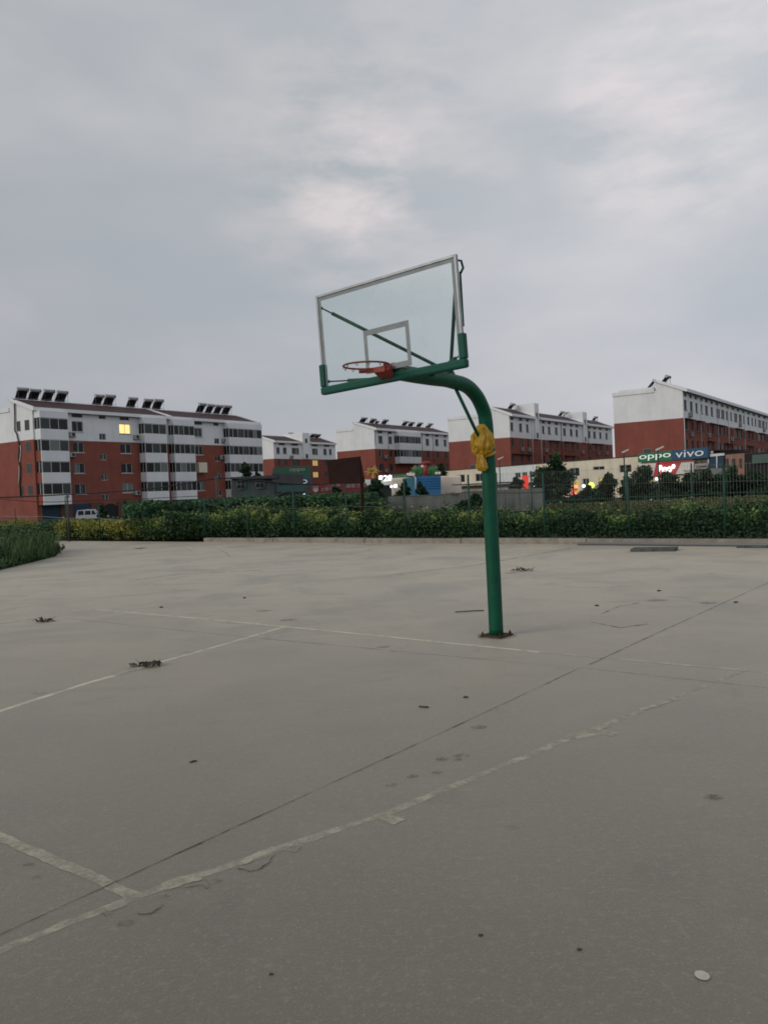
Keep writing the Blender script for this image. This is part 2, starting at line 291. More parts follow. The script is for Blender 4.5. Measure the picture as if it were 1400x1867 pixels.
# ------------------------------------------------------------------ mesh helpers
XF = {}
class MB:
    def __init__(s): s.bm = bmesh.new(); s.mats = []
    def mi(s, m_):
        if m_ is None: return 0
        if m_ not in s.mats: s.mats.append(m_)
        return s.mats.index(m_)
    def quad(s, pts, m_=None):
        f = s.bm.faces.new([s.bm.verts.new(p) for p in pts]); f.material_index = s.mi(m_); return f
    def box(s, x0, x1, y0, y1, z0, z1, mtx=None, m_=None, bev=0):
        vs_ = [V((x, y, z)) for z in (z0, z1) for y in (y0, y1) for x in (x0, x1)]
        if mtx is not None: vs_ = [mtx @ v for v in vs_]
        v = [s.bm.verts.new(p) for p in vs_]; i = s.mi(m_); fs = []
        for q in ((0, 2, 3, 1), (4, 5, 7, 6), (0, 1, 5, 4), (2, 6, 7, 3), (0, 4, 6, 2), (1, 3, 7, 5)):
            f = s.bm.faces.new([v[a] for a in q]); f.material_index = i; fs.append(f)
        if bev:
            es = list({e_ for f in fs for e_ in f.edges})
            r = bmesh.ops.bevel(s.bm, geom=es, offset=bev, segments=2, profile=.5, affect='EDGES')
            for f in r['faces']: f.material_index = i
        return s
    def tube(s, pts, r, n=10, m_=None, cap=True, smooth=True):
        pts = [V(p) for p in pts]; rs = r if isinstance(r, (list, tuple)) else [r]*len(pts); i = s.mi(m_)
        rings = []; up = None
        for k, p in enumerate(pts):
            d = (pts[min(k+1, len(pts)-1)] - pts[max(k-1, 0)]).normalized()
            if up is None:
                up = V((0, 0, 1)) if abs(d.z) < .9 else V((1, 0, 0))
            a = d.cross(up).normalized(); c = a.cross(d).normalized(); up = c
            rings.append([s.bm.verts.new(p + (a*cos(2*pi*j/n) + c*sin(2*pi*j/n))*rs[k]) for j in range(n)])
        for A, B in zip(rings, rings[1:]):
            for j in range(n):
                f = s.bm.faces.new((A[j], A[(j+1) % n], B[(j+1) % n], B[j])); f.material_index = i; f.smooth = smooth
        if cap:
            for R_ in (rings[0], rings[-1]):
                f = s.bm.faces.new(R_); f.material_index = i
        return s
    def prism(s, poly, vec, m_=None):
        vec = V(vec); A = [s.bm.verts.new(p) for p in poly]; B = [s.bm.verts.new(V(p)+vec) for p in poly]; i = s.mi(m_)
        fs = [s.bm.faces.new(A), s.bm.faces.new(B[::-1])]
        for k in range(len(A)): fs.append(s.bm.faces.new((A[k], B[k], B[(k+1) % len(A)], A[(k+1) % len(A)])))
        for f in fs: f.material_index = i
        return s
    def ball(s, c, r, m_=None, sub=2, sc=(1, 1, 1), jit=0):
        i = s.mi(m_); c = V(c)
        res = bmesh.ops.create_icosphere(s.bm, subdivisions=sub, radius=r)
        for v in res['verts']:
            k = 1 + (noise.noise(v.co*(2.2/r)+c)*jit if jit else 0)
            v.co = c + V((v.co.x*sc[0], v.co.y*sc[1], v.co.z*sc[2]))*k
        for v in res['verts']:
            for f in v.link_faces: f.material_index = i; f.smooth = True
        return s
    def build(s, name, m_=None, parent=None, world=False, tone=None, norm=True):
        if world and parent is not None:
            inv = XF[parent.name].inverted(); s.bm.transform(inv)
        if norm: bmesh.ops.recalc_face_normals(s.bm, faces=s.bm.faces[:])
        me = bpy.data.meshes.new(name); s.bm.to_mesh(me); s.bm.free()
        for x in ([m_] if m_ and not s.mats else s.mats): me.materials.append(x)
        if tone:
            at_ = me.attributes.new('tone', 'FLOAT', 'FACE')
            if len(tone) == len(me.polygons): at_.data.foreach_set('value', tone)
        o = bpy.data.objects.new(name, me); COL.objects.link(o)
        if parent is not None: o.parent = parent
        return o
def tag(o, label=None, cat=None, group=None, kind=None):
    if label: o['label'] = label
    if cat: o['category'] = cat
    if group: o['group'] = group
    if kind: o['kind'] = kind
    return o
def thing(name, label, cat, loc=(0, 0, 0), rz=0, group=None):
    o = bpy.data.objects.new(name, None); COL.objects.link(o); o.location = loc; o.rotation_euler = (0, 0, rz); o.empty_display_size = .2
    XF[o.name] = Matrix.Translation(V(loc)) @ Matrix.Rotation(rz, 4, 'Z')
    return tag(o, label, cat, group)
def ray(px, py): return cR*((px-700)/FPX) - cU*((py-933.5)/FPX) + cF
CAM = V((0, 0, EYE))
def gnd(px, py, z=0): d = ray(px, py); return CAM + d*((z-EYE)/d.z)
def at(px, py, D): d = ray(px, py); return CAM + d*(D/d.y)
def hit(px, py, o, n): d = ray(px, py); return CAM + d*((V(o)-CAM).dot(n)/d.dot(n))
def hyp(px, py0=None): return 898 - .0418*(px-700)

# court frame (baseline middle, away axis a, sideways axis n) and kerb frame
TH = .6582; A_ = V((sin(TH), cos(TH), 0)); N_ = V((cos(TH), -sin(TH), 0)); C0 = V((.9334, 9.2998, 0))
def crt(n, a, z=0): return C0 + N_*n + A_*a + V((0, 0, z))
KD = V((.7895, -.6137, 0)); K0 = V((-7.78, 34.68, 0)); KN = V((.6137, .7895, 0))
def kp(s, d, z=0): return K0 + KD*s + KN*d + V((0, 0, z))
K_RZ = atan2(KD.y, KD.x)

# ------------------------------------------------------------------ setting: ground, court
b = MB(); n = 40; R = 1500
b.quad([(-R, -R, -.06), (R, -R, -.06), (R, R, -.06), (-R, R, -.06)]); tag(b.build('ground', M['soil']), kind='structure')
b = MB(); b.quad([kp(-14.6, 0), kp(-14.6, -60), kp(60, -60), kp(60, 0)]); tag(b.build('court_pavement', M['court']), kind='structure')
b = MB(); b.quad([kp(-80, 40, -.05), kp(120, 40, -.05), kp(120, 52, -.05), kp(-80, 52, -.05)]); tag(b.build('road', M['asphalt']), kind='structure')

def strip(name, pts, w, m_, z, jag=.25, seg=.07):
    """a hand-laid strip with wavering edges along the ground"""
    z = z*.32
    b = MB(); L = []
    for p, q in zip(pts, pts[1:]):
        k = max(1, int((q-p).length/seg)); L += [p.lerp(q, j/k) for j in range(k)]
    L.append(pts[-1]); prev = None
    for j, p in enumerate(L):
        d = (L[min(j+1, len(L)-1)] - L[max(j-1, 0)]).normalized(); s = V((d.y, -d.x, 0))
        wa = w*(.5 + jag*noise.noise(V((p.x*3.1, p.y*3.1, z*2900))) + jag*.6*noise.noise(V((p.x*13, p.y*13, 4))) + jag*.25*noise.noise(V((p.x*47, p.y*47, 14)))); wb = w*(.5 + jag*noise.noise(V((p.x*3.1, p.y*3.1, 50+z*2900))) + jag*.6*noise.noise(V((p.x*13, p.y*13, 9))) + jag*.25*noise.noise(V((p.x*47, p.y*47, 19))))
        off = s*(.35*w*noise.noise(V((p.x*.8, p.y*.8, 3.3))))
        wa, wb = max(wa, .04*w), max(wb, .04*w); A, B = b.bm.verts.new(p+off+s*wa+V((0, 0, z))), b.bm.verts.new(p+off-s*wb+V((0, 0, z)))
        if prev: b.bm.faces.new((prev[0], A, B, prev[1]))
        prev = (A, B)
    return tag(b.build(name, m_), kind='structure')
# trapezoid key, baseline, free-throw line, corner of the court
strip('court_line', [crt(2.98, 0), crt(2.52, -2.35), crt(2.16, -4.4), crt(1.77, -5.79), crt(1.60, -6.9)], .058, M['line'], .004, .26, .03)
strip('court_line', [crt(-2.98, 0), crt(-2.42, -3.4), crt(-1.78, -5.79)], .06, M['linefar'], .004)
strip('court_line', [crt(1.75, -5.79), crt(-1.78, -5.79)], .072, M['line'], .008, .2, .03)
strip('court_line', [crt(-7.42, -.06), crt(-3, 0), crt(.9, -.06)], .06, M['linefar'], .008)
strip('court_line', [crt(.9, -.06), crt(3.02, 0)], .05, M['linef'], .0084)
strip('court_line', [crt(-7.42, -.06), crt(-7.5, -1.7), crt(-7.5, -14)], .05, M['linef'], .004)
strip('court_line', [crt(3.0, 0), crt(7.5, 0), crt(7.5, -14)], .05, M['linef'], .0044)
for (a, n0, n1) in ((-4.48, 2.18, 2.30), (-2.42, 2.54, 2.70)): strip('court_line', [crt(n0, a), crt(n1, a-.02)], .085, M['line'], .0088)
for (a, n0, n1) in ((-3.85, -2.55, -2.41), (-2.94, -2.66, -2.50), (-1.84, -2.85, -2.70)): strip('court_line', [crt(n0, a), crt(n1, a)], .08, M['line'], .0088)
for (p, q, r) in (((350, 1005), (330, 996), (300, 990)), ((420, 1015), (405, 1003), (385, 998)), ((1030, 1300), (1075, 1330), (1100, 1335))):
    strip('court_line', [gnd(*p), gnd(*q), gnd(*r)] if p[0] < 1000 else [gnd(1048, 1345), gnd(1090, 1338)], .06, M['linef'], .0052)
for (x, y, dx, dy, w_) in ((330, 1607, 34, -10, .075), (470, 1560, 30, -14, .05), (208, 1652, 16, -8, .06), (1070, 1335, 34, -12, .07), (1200, 1285, 34, -10, .05), (232, 1226, 22, -6, .07), (410, 1420, 0, 0, 0)):
    if w_: strip('court_line', [gnd(x-dx, y-dy), gnd(x, y), gnd(x+dx, y+dy)], w_, M['line'], .0096, .5, .014)
# construction joints and cracks
strip('court_joint', [crt(1.6, -.57), crt(1.60, -3), crt(1.56, -6.3), crt(1.56, -9)], .0065, M['crack'], .0112, .8, .04)
strip('court_joint', [crt(1.62, -.4), crt(1.63, 1.2), crt(1.7, 6.75), crt(1.7, 14)], .016, M['crackf'], .0116, .6)
strip('court_joint', [crt(1.6, -.57), crt(2.97, -.58), crt(6, -.62)], .010, M['crackf'], .012, .7)
strip('court_joint', [crt(-7, -.9), crt(-3.0, -.82), crt(1.5, -.6)], .012, M['crackf'], .0124, .7)
strip('court_joint', [gnd(700, 1050), gnd(870, 1030), gnd(1040, 1000)], .05, M['crackf'], .0124, .8)
strip('court_joint', [gnd(230, 1060), gnd(330, 1047), gnd(480, 1040)], .06, M['crackf'], .0128, .9)
for pts in ([(252, 1667), (262, 1669), (278, 1667), (286, 1661), (297, 1654), (291, 1650)], [(435, 1585), (457, 1591), (475, 1585), (490, 1574), (498, 1562), (512, 1554), (535, 1556), (549, 1547)],
            [(330, 1622), (348, 1618), (366, 1616), (376, 1624), (384, 1620), (376, 1606)], [(186, 1666), (196, 1672), (206, 1668)], [(555, 1540), (540, 1538), (530, 1546)],
            [(1096, 1120), (1130, 1106), (1165, 1100)], [(1080, 1135), (1130, 1145), (1180, 1138)]):
    strip('court_crack', [g_ + V((random.uniform(-.006, .006), random.uniform(-.006, .006), 0)) for p, q_ in zip(pts, pts[1:]+pts[-1:]) for g_ in ((gnd(*p), (gnd(*p)+gnd(*q_))/2))], .0055 if pts[0][1] > 1400 else .03, M['crack'] if pts[0][1] > 1400 else M['crackf'], .0132, 1.2, .03)
# dark spots and wet-looking stains on the slab
for (px, py, r) in ((806, 1385, .035), (842, 1379, .04), (834, 1386, .025), (752, 1417, .03), (716, 1433, .03), (797, 1410, .028), (52, 1578, .02), (66, 1602, .018), (398, 1607, .018),
                    (1300, 1455, .045), (228, 1685, .03), (300, 1637, .02), (873, 1327, .05), (1200, 1095, .12), (1290, 1100, .1), (930, 1045, .12), (525, 1131, .1), (480, 1114, .1), (700, 1180, .06)):
    b = MB(); c = gnd(px, py); k = 12; th0 = random.random()*6
    b.bm.faces.new([b.bm.verts.new(c + V((cos(2*pi*j/k)*r*1.3*(1+.5*noise.noise(V((j*.9, th0, 0)))), sin(2*pi*j/k)*r*(1+.5*noise.noise(V((j*.9, th0, 5)))), .0046))) for j in range(k)])
    tag(b.build('ground_stain', M['stain']), kind='structure')
b = MB(); c = gnd(1280, 1781); k = 14
b.bm.faces.new([b.bm.verts.new(c + V((cos(2*pi*j/k)*.026*(1+.25*noise.noise(V((j, 1, 0)))), sin(2*pi*j/k)*.030*(1+.25*noise.noise(V((j, 4, 5)))), .0046))) for j in range(k)])
tag(b.build('paint_spot', M['spot']), kind='structure')

for (c, rr) in ((crt(0, .594), .24),):
    b = MB(); k = 20; b.bm.faces.new([b.bm.verts.new(c + V((cos(2*pi*j/k)*rr*(1+.3*noise.noise(V((j*.6, rr*9, 0)))), sin(2*pi*j/k)*rr*(1+.3*noise.noise(V((j*.6, rr*7, 5)))), .003))) for j in range(k)])
    tag(b.build('ground_stain', M['stain']), kind='structure')
# kerb
b = MB()
segs = [0, 4.2, 8.9, 13.0, 17.4, 22.5, 27, 33, 40]
for i, (s0, s1) in enumerate(zip(segs, segs[1:])):
    b.box(s0+.01, s1-.01, 0, .26, -.05, .165 + .012*(i % 2), m_=None, bev=.012)
o = b.build('kerb', M['kerb']); o.location = K0; o.rotation_euler = (0, 0, K_RZ); tag(o, kind='structure')

# ------------------------------------------------------------------ basketball hoop
pole0 = crt(0, .594)
hoop = thing('basketball_hoop', 'green gooseneck basketball hoop with clear backboard standing on the concrete', 'basketball hoop', pole0)
def hp(s, z, n=0): return pole0 + A_*s + N_*n + V((0, 0, z))
path = [(0.0, .0), (-.01, .7), (-.025, 1.4), (-.035, 1.75), (-.03, 2.06), (-.035, 2.245), (-.06, 2.612), (-.10, 2.72), (-.16, 2.80), (-.245, 2.882), (-.39, 2.962), (-.54, 3.0), (-.70, 3.01), (-.90, 3.022), (-1.2, 3.018), (-1.6, 3.02), (-1.87, 3.03)]
pts = [hp(s, z) for s, z in path]
# smooth the polyline
sm = []
for i in range(len(pts)-1):
    p0, p1, p2, p3 = pts[max(i-1, 0)], pts[i], pts[i+1], pts[min(i+2, len(pts)-1)]
    for k in range(5):
        u = k/5; sm.append(.5*((2*p1) + (p2-p0)*u + (2*p0-5*p1+4*p2-p3)*u*u + (3*p1-p0-3*p2+p3)*u**3))
sm.append(pts[-1])
b = MB(); b.tube(sm, [.086 if (p-pole0).z < 2.6 else .084 for p in sm], 32); b.build('pole', M['hoopgreen'], hoop, world=True)
b = MB(); RZ = Matrix.Translation(pole0) @ Matrix.Rotation(K_RZ, 4, 'Z')
b.box(-.15, .15, -.15, .15, .0, .018, RZ, bev=.004)
pl = b.build('base_plate', M['rust'], hoop, world=True)
for sx_ in (-1, 1):
    for sy_ in (-1, 1):
        b = MB(); c = RZ @ V((sx_*.12, sy_*.12, 0)); b.tube([c+V((0, 0, .018)), c+V((0, 0, .042))], .017, 6, smooth=False); b.tube([c+V((0, 0, .04)), c+V((0, 0, .062))], .008, 8)
        o = b.build('bolt', M['rust'], pl)
        o.data.transform(XF[hoop.name].inverted())
# backboard frame of reference
yy = TH+.0194; a2 = V((sin(yy), cos(yy), 0)); n2v = V((cos(yy), -sin(yy), 0)); z2 = V((0, 0, 1)) - a2*.0205; nn = n2v.copy(); n2v = nn + z2*.0344; z2 = z2 - nn*.0344
zb = 2.9489; bb = crt(0, -1.3354) + V((0, 0, zb)) - z2*zb
a2 = n2v.cross(z2).normalized()*-1
if a2.dot(A_) < 0: a2 = -a2
def bd(n, z, a=0): return bb + n2v*n + z2*(zb+z) + a2*a     # board coords: n across, z above its bottom edge, a behind
BM = Matrix.Identity(4)
for i in range(3):
    BM[i][0] = n2v[i]; BM[i][1] = a2[i]; BM[i][2] = z2[i]; BM[i][3] = bd(0, 0)[i]
WB, HB = 1.819, 1.028
board = MB(); board.box(-WB/2+.02, WB/2-.02, -.005, .005, .02, HB-.02, BM); glass = board.build('backboard', M['bglass'], hoop, world=True)
b = MB(); h = WB/2
b.box(-h, -h+.026, -.018, .018, 0, HB, BM, bev=.003); b.box(h-.026, h, -.018, .018, 0, HB, BM, bev=.003); b.box(-h+.027, h-.027, -.018, .018, HB-.026, HB, BM, bev=.003); b.box(-h+.027, h-.027, -.018, .018, 0, .03, BM, bev=.003)
b.build('backboard_frame', M['alu'], hoop, world=True)
b = MB(); w = .036
b.box(-h+.027, -h+.027+w, -.0085, -.0065, .03, HB-.028, BM); b.box(h-.027-w, h-.027, -.0085, -.0065, .03, HB-.028, BM); b.box(-h+.028+w, h-.028-w, -.0085, -.0065, HB-.028-w, HB-.028, BM)
b.build('border_line', M['paintw'], hoop, world=True)
b = MB(); iz, iw, ih, lw = .0846, .588/2, .447, .045
b.box(-iw, -iw+lw, -.0085, -.0065, iz, iz+ih, BM); b.box(iw-lw, iw, -.0085, -.0065, iz, iz+ih, BM); b.box(-iw+lw+.001, iw-lw-.001, -.0085, -.0065, iz+ih-.056, iz+ih, BM); b.box(-iw+lw+.001, iw-lw-.001, -.0085, -.0065, iz, iz+.056, BM)
b.build('target_square', M['paintw'], hoop, world=True)
# rubber edge along the bottom and the two lower corners
b = MB(); b.box(-h-.024, h+.024, -.040, .040, -.042, .044, BM, bev=.02)
b.box(-h-.024, -h+.044, -.034, .034, .044, .285, BM, bev=.012); b.box(h-.044, h+.024, -.034, .034, .044, .285, BM, bev=.012)
b.build('edge_padding', M['padgreen'], hoop, world=True)
# steel beam behind the lower edge and struts
b = MB(); b.tube([bd(-.16, .05, .04), hp(-1.5, 2.99)], .03, 10); b.tube([bd(.16, .05, .04), hp(-1.5, 2.99)], .03, 10); b.box(-.16, .16, .02, .045, -.02, .10, BM, bev=.004)
b.build('mounting_bracket', M['hoopgreen'], hoop, world=True)
def strut(p, q, rod=.16):
    d = (q-p).normalized(); b = MB(); b.tube([p, p+d*rod], .008, 8); b.tube([p+d*rod, q], .0195, 12)
    b.ball(p, .018, sub=1); return b.build('strut', M['hoopgreen'], hoop, world=True)
jt = hp(-.82, 3.125)
strut(bd(-h+.03, HB-.13, .035), jt+N_*-.02, .12); strut(bd(h-.03, HB-.10, .035), jt+N_*.02, .12)
strut(bd(-h+.05, .10, .035), hp(-1.25, 3.03, -.04), .2); strut(bd(h-.05, .10, .035), hp(-1.25, 3.03, .04), .2)
b = MB()
for s_ in (-1, 1):
    P = [hp(-.96, 3.05), hp(-.76, 3.03), hp(-.70, 3.05), hp(-.80, 3.15), hp(-.86, 3.15)]
    b.prism([p + N_*(.028*s_-.004) for p in P], N_*.008)
b.tube([jt-N_*.045, jt+N_*.045], .012, 8)
b.build('strut_bracket', M['hoopgreen'], hoop, world=True)
b = MB()                                                # strap and hook at the top corner of the board
p = bd(h-.02, HB-.05, .02); b.tube([p, p+a2*.05+n2v*.02, p+a2*.06+n2v*.03-z2*.07, p+a2*.03+n2v*.015-z2*.12], .012, 8)
b.tube([p-z2*.10+a2*.05, p-z2*.62+a2*.03], .010, 8)
b.build('corner_clamp', M['hoopgreen'], hoop, world=True)
b = MB(); b.tube([hp(-.69, 2.93), hp(-.02, 2.16)], .020, 12); b.build('brace_rod', M['hoopgreen'], hoop, world=True)
# rim
rc = crt(0, -1.3354-.375) + V((0, 0, 3.0418)); rc = rc
b = MB(); k = 56
ring = [rc + A_*(cos(2*pi*j/k)*.225) + N_*(sin(2*pi*j/k)*.225) for j in range(k)]
for j in range(k):
    b.tube([ring[j], ring[(j+1) % k]], .0095, 8, cap=False)
rim = b.build('rim', M['rimred'], hoop, world=True)
b = MB()                                                # curved strap under the near side of the ring and the box bracket
for j0, j1 in ((-9, 15),):
    for j in range(j0, j1):
        P, Q = ring[j % k], ring[(j+1) % k]; c = rc
        pi_ = P + (P-c).normalized()*.004; qi = Q + (Q-c).normalized()*.004
        b.prism([pi_+V((0, 0, -.010)), qi+V((0, 0, -.010)), qi+V((0, 0, -.042)), pi_+V((0, 0, -.042))], (P-c).normalized()*.006)
b2 = BM.copy()
b.prism([bd(-.07, .02, -.036), bd(.07, .02, -.036), bd(.07, .13, -.036), bd(-.07, .13, -.036)], a2*-.012)
# tapering box from the board to the ring
f0 = [bd(-.075, -.01, -.04), bd(.075, -.01, -.04), bd(.075, .115, -.04), bd(-.075, .115, -.04)]
e0 = rc + A_*.205
f1 = [e0-N_*.07+V((0, 0, -.045)), e0+N_*.07+V((0, 0, -.045)), e0+N_*.07+V((0, 0, -.004)), e0-N_*.07+V((0, 0, -.004))]
A = [b.bm.verts.new(p) for p in f0]; B = [b.bm.verts.new(p) for p in f1]
b.bm.faces.new(A); b.bm.faces.new(B)
for j in range(4): b.bm.faces.new((A[j], A[(j+1) % 4], B[(j+1) % 4], B[j]))
o = b.build('rim_bracket', M['rimred'], hoop, world=True)
for j in range(12):
    an = 2*pi*(j+.5)/12
    if cos(an) > .92: continue
    b = MB(); c = rc + A_*(cos(an)*.225) + N_*(sin(an)*.225); tg = (-A_*sin(an) + N_*cos(an))
    b.tube([c+tg*.010+V((0, 0, -.006)), c+tg*.011+V((0, 0, -.020)), c+V((0, 0, -.030)), c-tg*.011+V((0, 0, -.020)), c-tg*.010+V((0, 0, -.006))], .0032, 6)
    b.build('net_hook', M['rimred'], hoop, world=True)

# yellow plastic sheet knotted round the pole
bag = MB()
rt = ray(870, 810).normalized(); rt = V((cR.x, cR.y, 0)).normalized()
pc = hp(-.075, 2.32)
def lump(c, rx, ry, rz_, seed, fold):
    rx, ry, rz_ = rx*.84, ry*.84, rz_*.84; c = q0 + (c-q0)*.84
    res = bmesh.ops.create_icosphere(bag.bm, subdivisions=5, radius=1)
    for v in res['verts']:
        d = v.co.normalized(); an = atan2(d.y, d.x)
        k = 1 + fold*noise.noise(V((d.x*1.6+seed, d.y*1.6, d.z*.6))) + .14*noise.noise(d*2.6+V((seed, 2, 1))) - .34*abs(noise.noise(d*1.9+V((0, 0, seed)))) - .26*abs(noise.noise(V((d.x*5, d.y*5, d.z*1.7+seed)))) - .12*abs(noise.noise(V((d.x*9, d.y*9, d.z*4+seed)))) + .02*noise.noise(d*14)
        v.co = c + V((d.x*rx, d.y*ry, d.z*rz_))*k
    for v in res['verts']:
        for f in v.link_faces: f.smooth = True
q0 = pc - rt*.062 - V((0, .08, -.015))
def pleat(c, prof, ph, np_=7, amp=.28, ey=.8, tilt=(0, 0)):
    R_, K = 44, 96; rows = []
    for i in range(R_+1):
        u = i/R_; x = u*(len(prof)-1); j = min(int(x), len(prof)-2); f = x-j; f = f*f*(3-2*f); r_ = prof[j][0]*(1-f)+prof[j+1][0]*f; z = prof[j][1]*(1-(x-j))+prof[j+1][1]*(x-j)
        row = []
        for k in range(K):
            th = 2*pi*k/K; w = th*np_/2 + 2.2*noise.noise(V((cos(th)*1.2+ph, sin(th)*1.2, z*5))); fold = abs(sin(w))**.7
            rr = r_*(1 - amp*fold + .35*noise.noise(V((cos(th)*1.3+ph, sin(th)*1.3, z*9+ph))) + .10*noise.noise(V((cos(th)*5, sin(th)*5+ph, z*26))))
            row.append(bag.bm.verts.new(c + rt*(cos(th)*rr + tilt[0]*z) + V((0, sin(th)*rr*ey, z + .014*noise.noise(V((th*2+ph, z*14, 3)))))))
        rows.append(row)
    for A, B in zip(rows, rows[1:]):
        for k in range(K): f = bag.bm.faces.new((A[k], A[(k+1) % K], B[(k+1) % K], B[k])); f.smooth = True
    for R0_ in (rows[0], rows[-1]): bag.bm.faces.new(R0_)
pleat(q0 + V((0, -.01, .0)) + rt*.015, [(.035, .215), (.085, .17), (.125, .06), (.120, -.05), (.085, -.12), (.045, -.15)], 1.7, 7, .30)
pleat(q0 - rt*.062 + V((0, .01, -.02)), [(.03, .15), (.07, .10), (.075, .0), (.06, -.08), (.025, -.13)], 5.1, 5, .34)
pleat(q0 + rt*.085 + V((0, .0, .0)), [(.03, .13), (.07, .07), (.075, -.03), (.035, -.12)], 8.3, 5, .3)
pleat(q0 - rt*.01 + V((0, .0, -.20)), [(.035, .08), (.060, .03), (.072, -.04), (.070, -.10), (.045, -.135)], 3.3, 5, .36, tilt=(-.12, 0))
bag.tube([hp(-.06, 2.19) + (A_*cos(j*pi/8) + N_*sin(j*pi/8))*.092 + V((0, 0, .03*sin(j*pi/8+1))) for j in range(17)], [.018+.008*noise.noise(V((j, 0, 0))) for j in range(17)], 8, cap=False)
tag(bag.build('plastic_bag', M['bag']), 'crumpled yellow plastic sheet knotted round the bend of the green hoop pole', 'plastic bag')

# ------------------------------------------------------------------ fence
fence = thing('mesh_fence', 'green post and wire fence with sagging rails along the hedge', 'fence', kp(0, .2))
def local_post(s, top, lean=(0, 0), r=.028, m_=M['fencegreen']):
    b = MB(); p = kp(s, .27, .0); q = kp(s, .27, top) + V((lean[0], lean[1], 0))
    b.tube([p, q], r, 10); b.tube([q, q+V((0, 0, .02))], r*1.15, 10)
    return b.build('post', m_, fence, world=True)
posts = [(-16.13, 1.72), (-13.39, 1.80), (-11.05, 2.15), (-8.06, 1.75), (-5.49, 1.72), (-.18, 1.85), (2.55, 2.2), (5.18, 2.22), (7.89, 2.15), (10.59, 2.24), (13.22, 2.24), (15.93, 2.2), (18.63, 2.1), (21.27, 2.15), (24, 2.15), (26.7, 2.15)]
random.seed(3)
for s, z in posts: local_post(s, z, (random.uniform(-.05, .02), random.uniform(-.02, .02)), .026 if s < 2 else .033)
def wire(name, P, r, m_, sag=0, parent=fence, n=14):
    pts = [V(p) for p in P]; L = []
    for p, q in zip(pts, pts[1:]):
        for k in range(n): u = k/n; L.append(p.lerp(q, u) + V((0, 0, -4*sag*u*(1-u))))
    L.append(pts[-1]); b = MB(); b.tube(L, r, 6); return b.build(name, m_, parent, world=parent is not None)
sp_ = [p[0] for p in posts]
wire('rail', [kp(s, .27, z) for s, z in ((-21, 1.35), (-16.13, 1.22), (-11.05, 1.12))], .014, M['wire'], .06)
wire('rail', [kp(s, .27, z) for s, z in ((-21, 1.5), (-13.39, 1.28), (-8.06, 1.12), (-5.49, 1.0))], .010, M['wirepale'], .05)
wire('rail', [kp(s, .24, z) for s, z in ((2.55, 1.35), (5.18, 1.32), (7.89, 1.36), (10.59, 1.30))], .014, M['wire'], .04)
wire('rail', [kp(s, .24, z) for s, z in ((10.59, 1.62), (13.22, 1.68), (15.93, 1.60))], .018, M['wire'], .02)
wire('rail', [kp(s, .24, z) for s, z in ((15.93, 1.34), (18.63, 1.36), (21.27, 1.40), (26.7, 1.4))], .015, M['fencegreen'], .02)
wire('rail', [kp(s, .24, z) for s, z in ((-5.49, 1.05), (-.18, 1.0), (2.55, 1.12))], .012, M['fencegreen'], .03)
for (p, q, r) in (((700, 916, 30.2), (770, 936, 28.6), .020), ((700, 921, 30.6), (790, 944, 28.4), .016), ((430, 926, 34), (522, 896, 32.2), .018), ((430, 928, 34), (360, 914, 35.6), .014), ((0, 941, 47), (75, 953, 43), .02)):
    wire('loose_rail', [at(*p), at(*q)], r, M['wire'], .05)
for s0, s1, z0, z1 in ((-.18, 2.55, .25, 1.0), (2.55, 5.18, .3, 1.0), (5.18, 7.89, .3, 1.1), (7.89, 10.59, .3, 1.15), (10.59, 13.22, .3, 1.4), (13.22, 15.93, .2, 1.6), (15.93, 18.63, .2, 1.35), (18.63, 21.27, .2, 1.4), (21.27, 24, .2, 1.4), (24, 26.7, .2, 1.4)):
    b = MB(); zz = z0
    while zz < z1:
        b.tube([kp(s0, .25, zz), kp((s0+s1)/2, .25, zz-.015), kp(s1, .25, zz)], .0014, 4, cap=False); zz += .15
    x = s0+.12
    while x < s1-.05:
        b.tube([kp(x, .25, z0), kp(x, .25, z1)], .0014, 4, cap=False); x += .13
    b.build('wire_mesh', M['fencegreen'], fence, world=True)

# taller mesh fence behind, with upright wires that show against the cream shop wall
tf = thing('tall_mesh_fence', 'tall pale welded mesh fence standing behind the dark hedge before the cream shop', 'fence', at(1150, 900, 34))
p0, p1 = at(905, 866, 46), at(1420, 838, 25.5)
p0.z = 2.62; p1.z = 2.30
Lf = (V((p1.x, p1.y, 0)) - V((p0.x, p0.y, 0))).length; k = int(Lf/.16)
b = MB()
for j in range(k+1):
    u = j/k; top = p0.lerp(p1, u); b.tube([V((top.x, top.y, .9)), top+V((0, 0, .05*noise.noise(V((j*.4, 0, 0)))))], .0032, 4, cap=False)
for zf in (.97, .72):
    b.tube([V((p0.x, p0.y, p0.z*zf)), V((p1.x, p1.y, p1.z*zf))], .003, 4, cap=False)
b.build('wire_mesh', M['wirepale'], tf, world=True)
for u in (0, .2, .4, .6, .8, 1):
    b = MB(); q = p0.lerp(p1, u); b.tube([V((q.x, q.y, -.05)), q+V((0, 0, .03))], .03, 8); b.build('post', M['fencegreen'], tf, world=True)

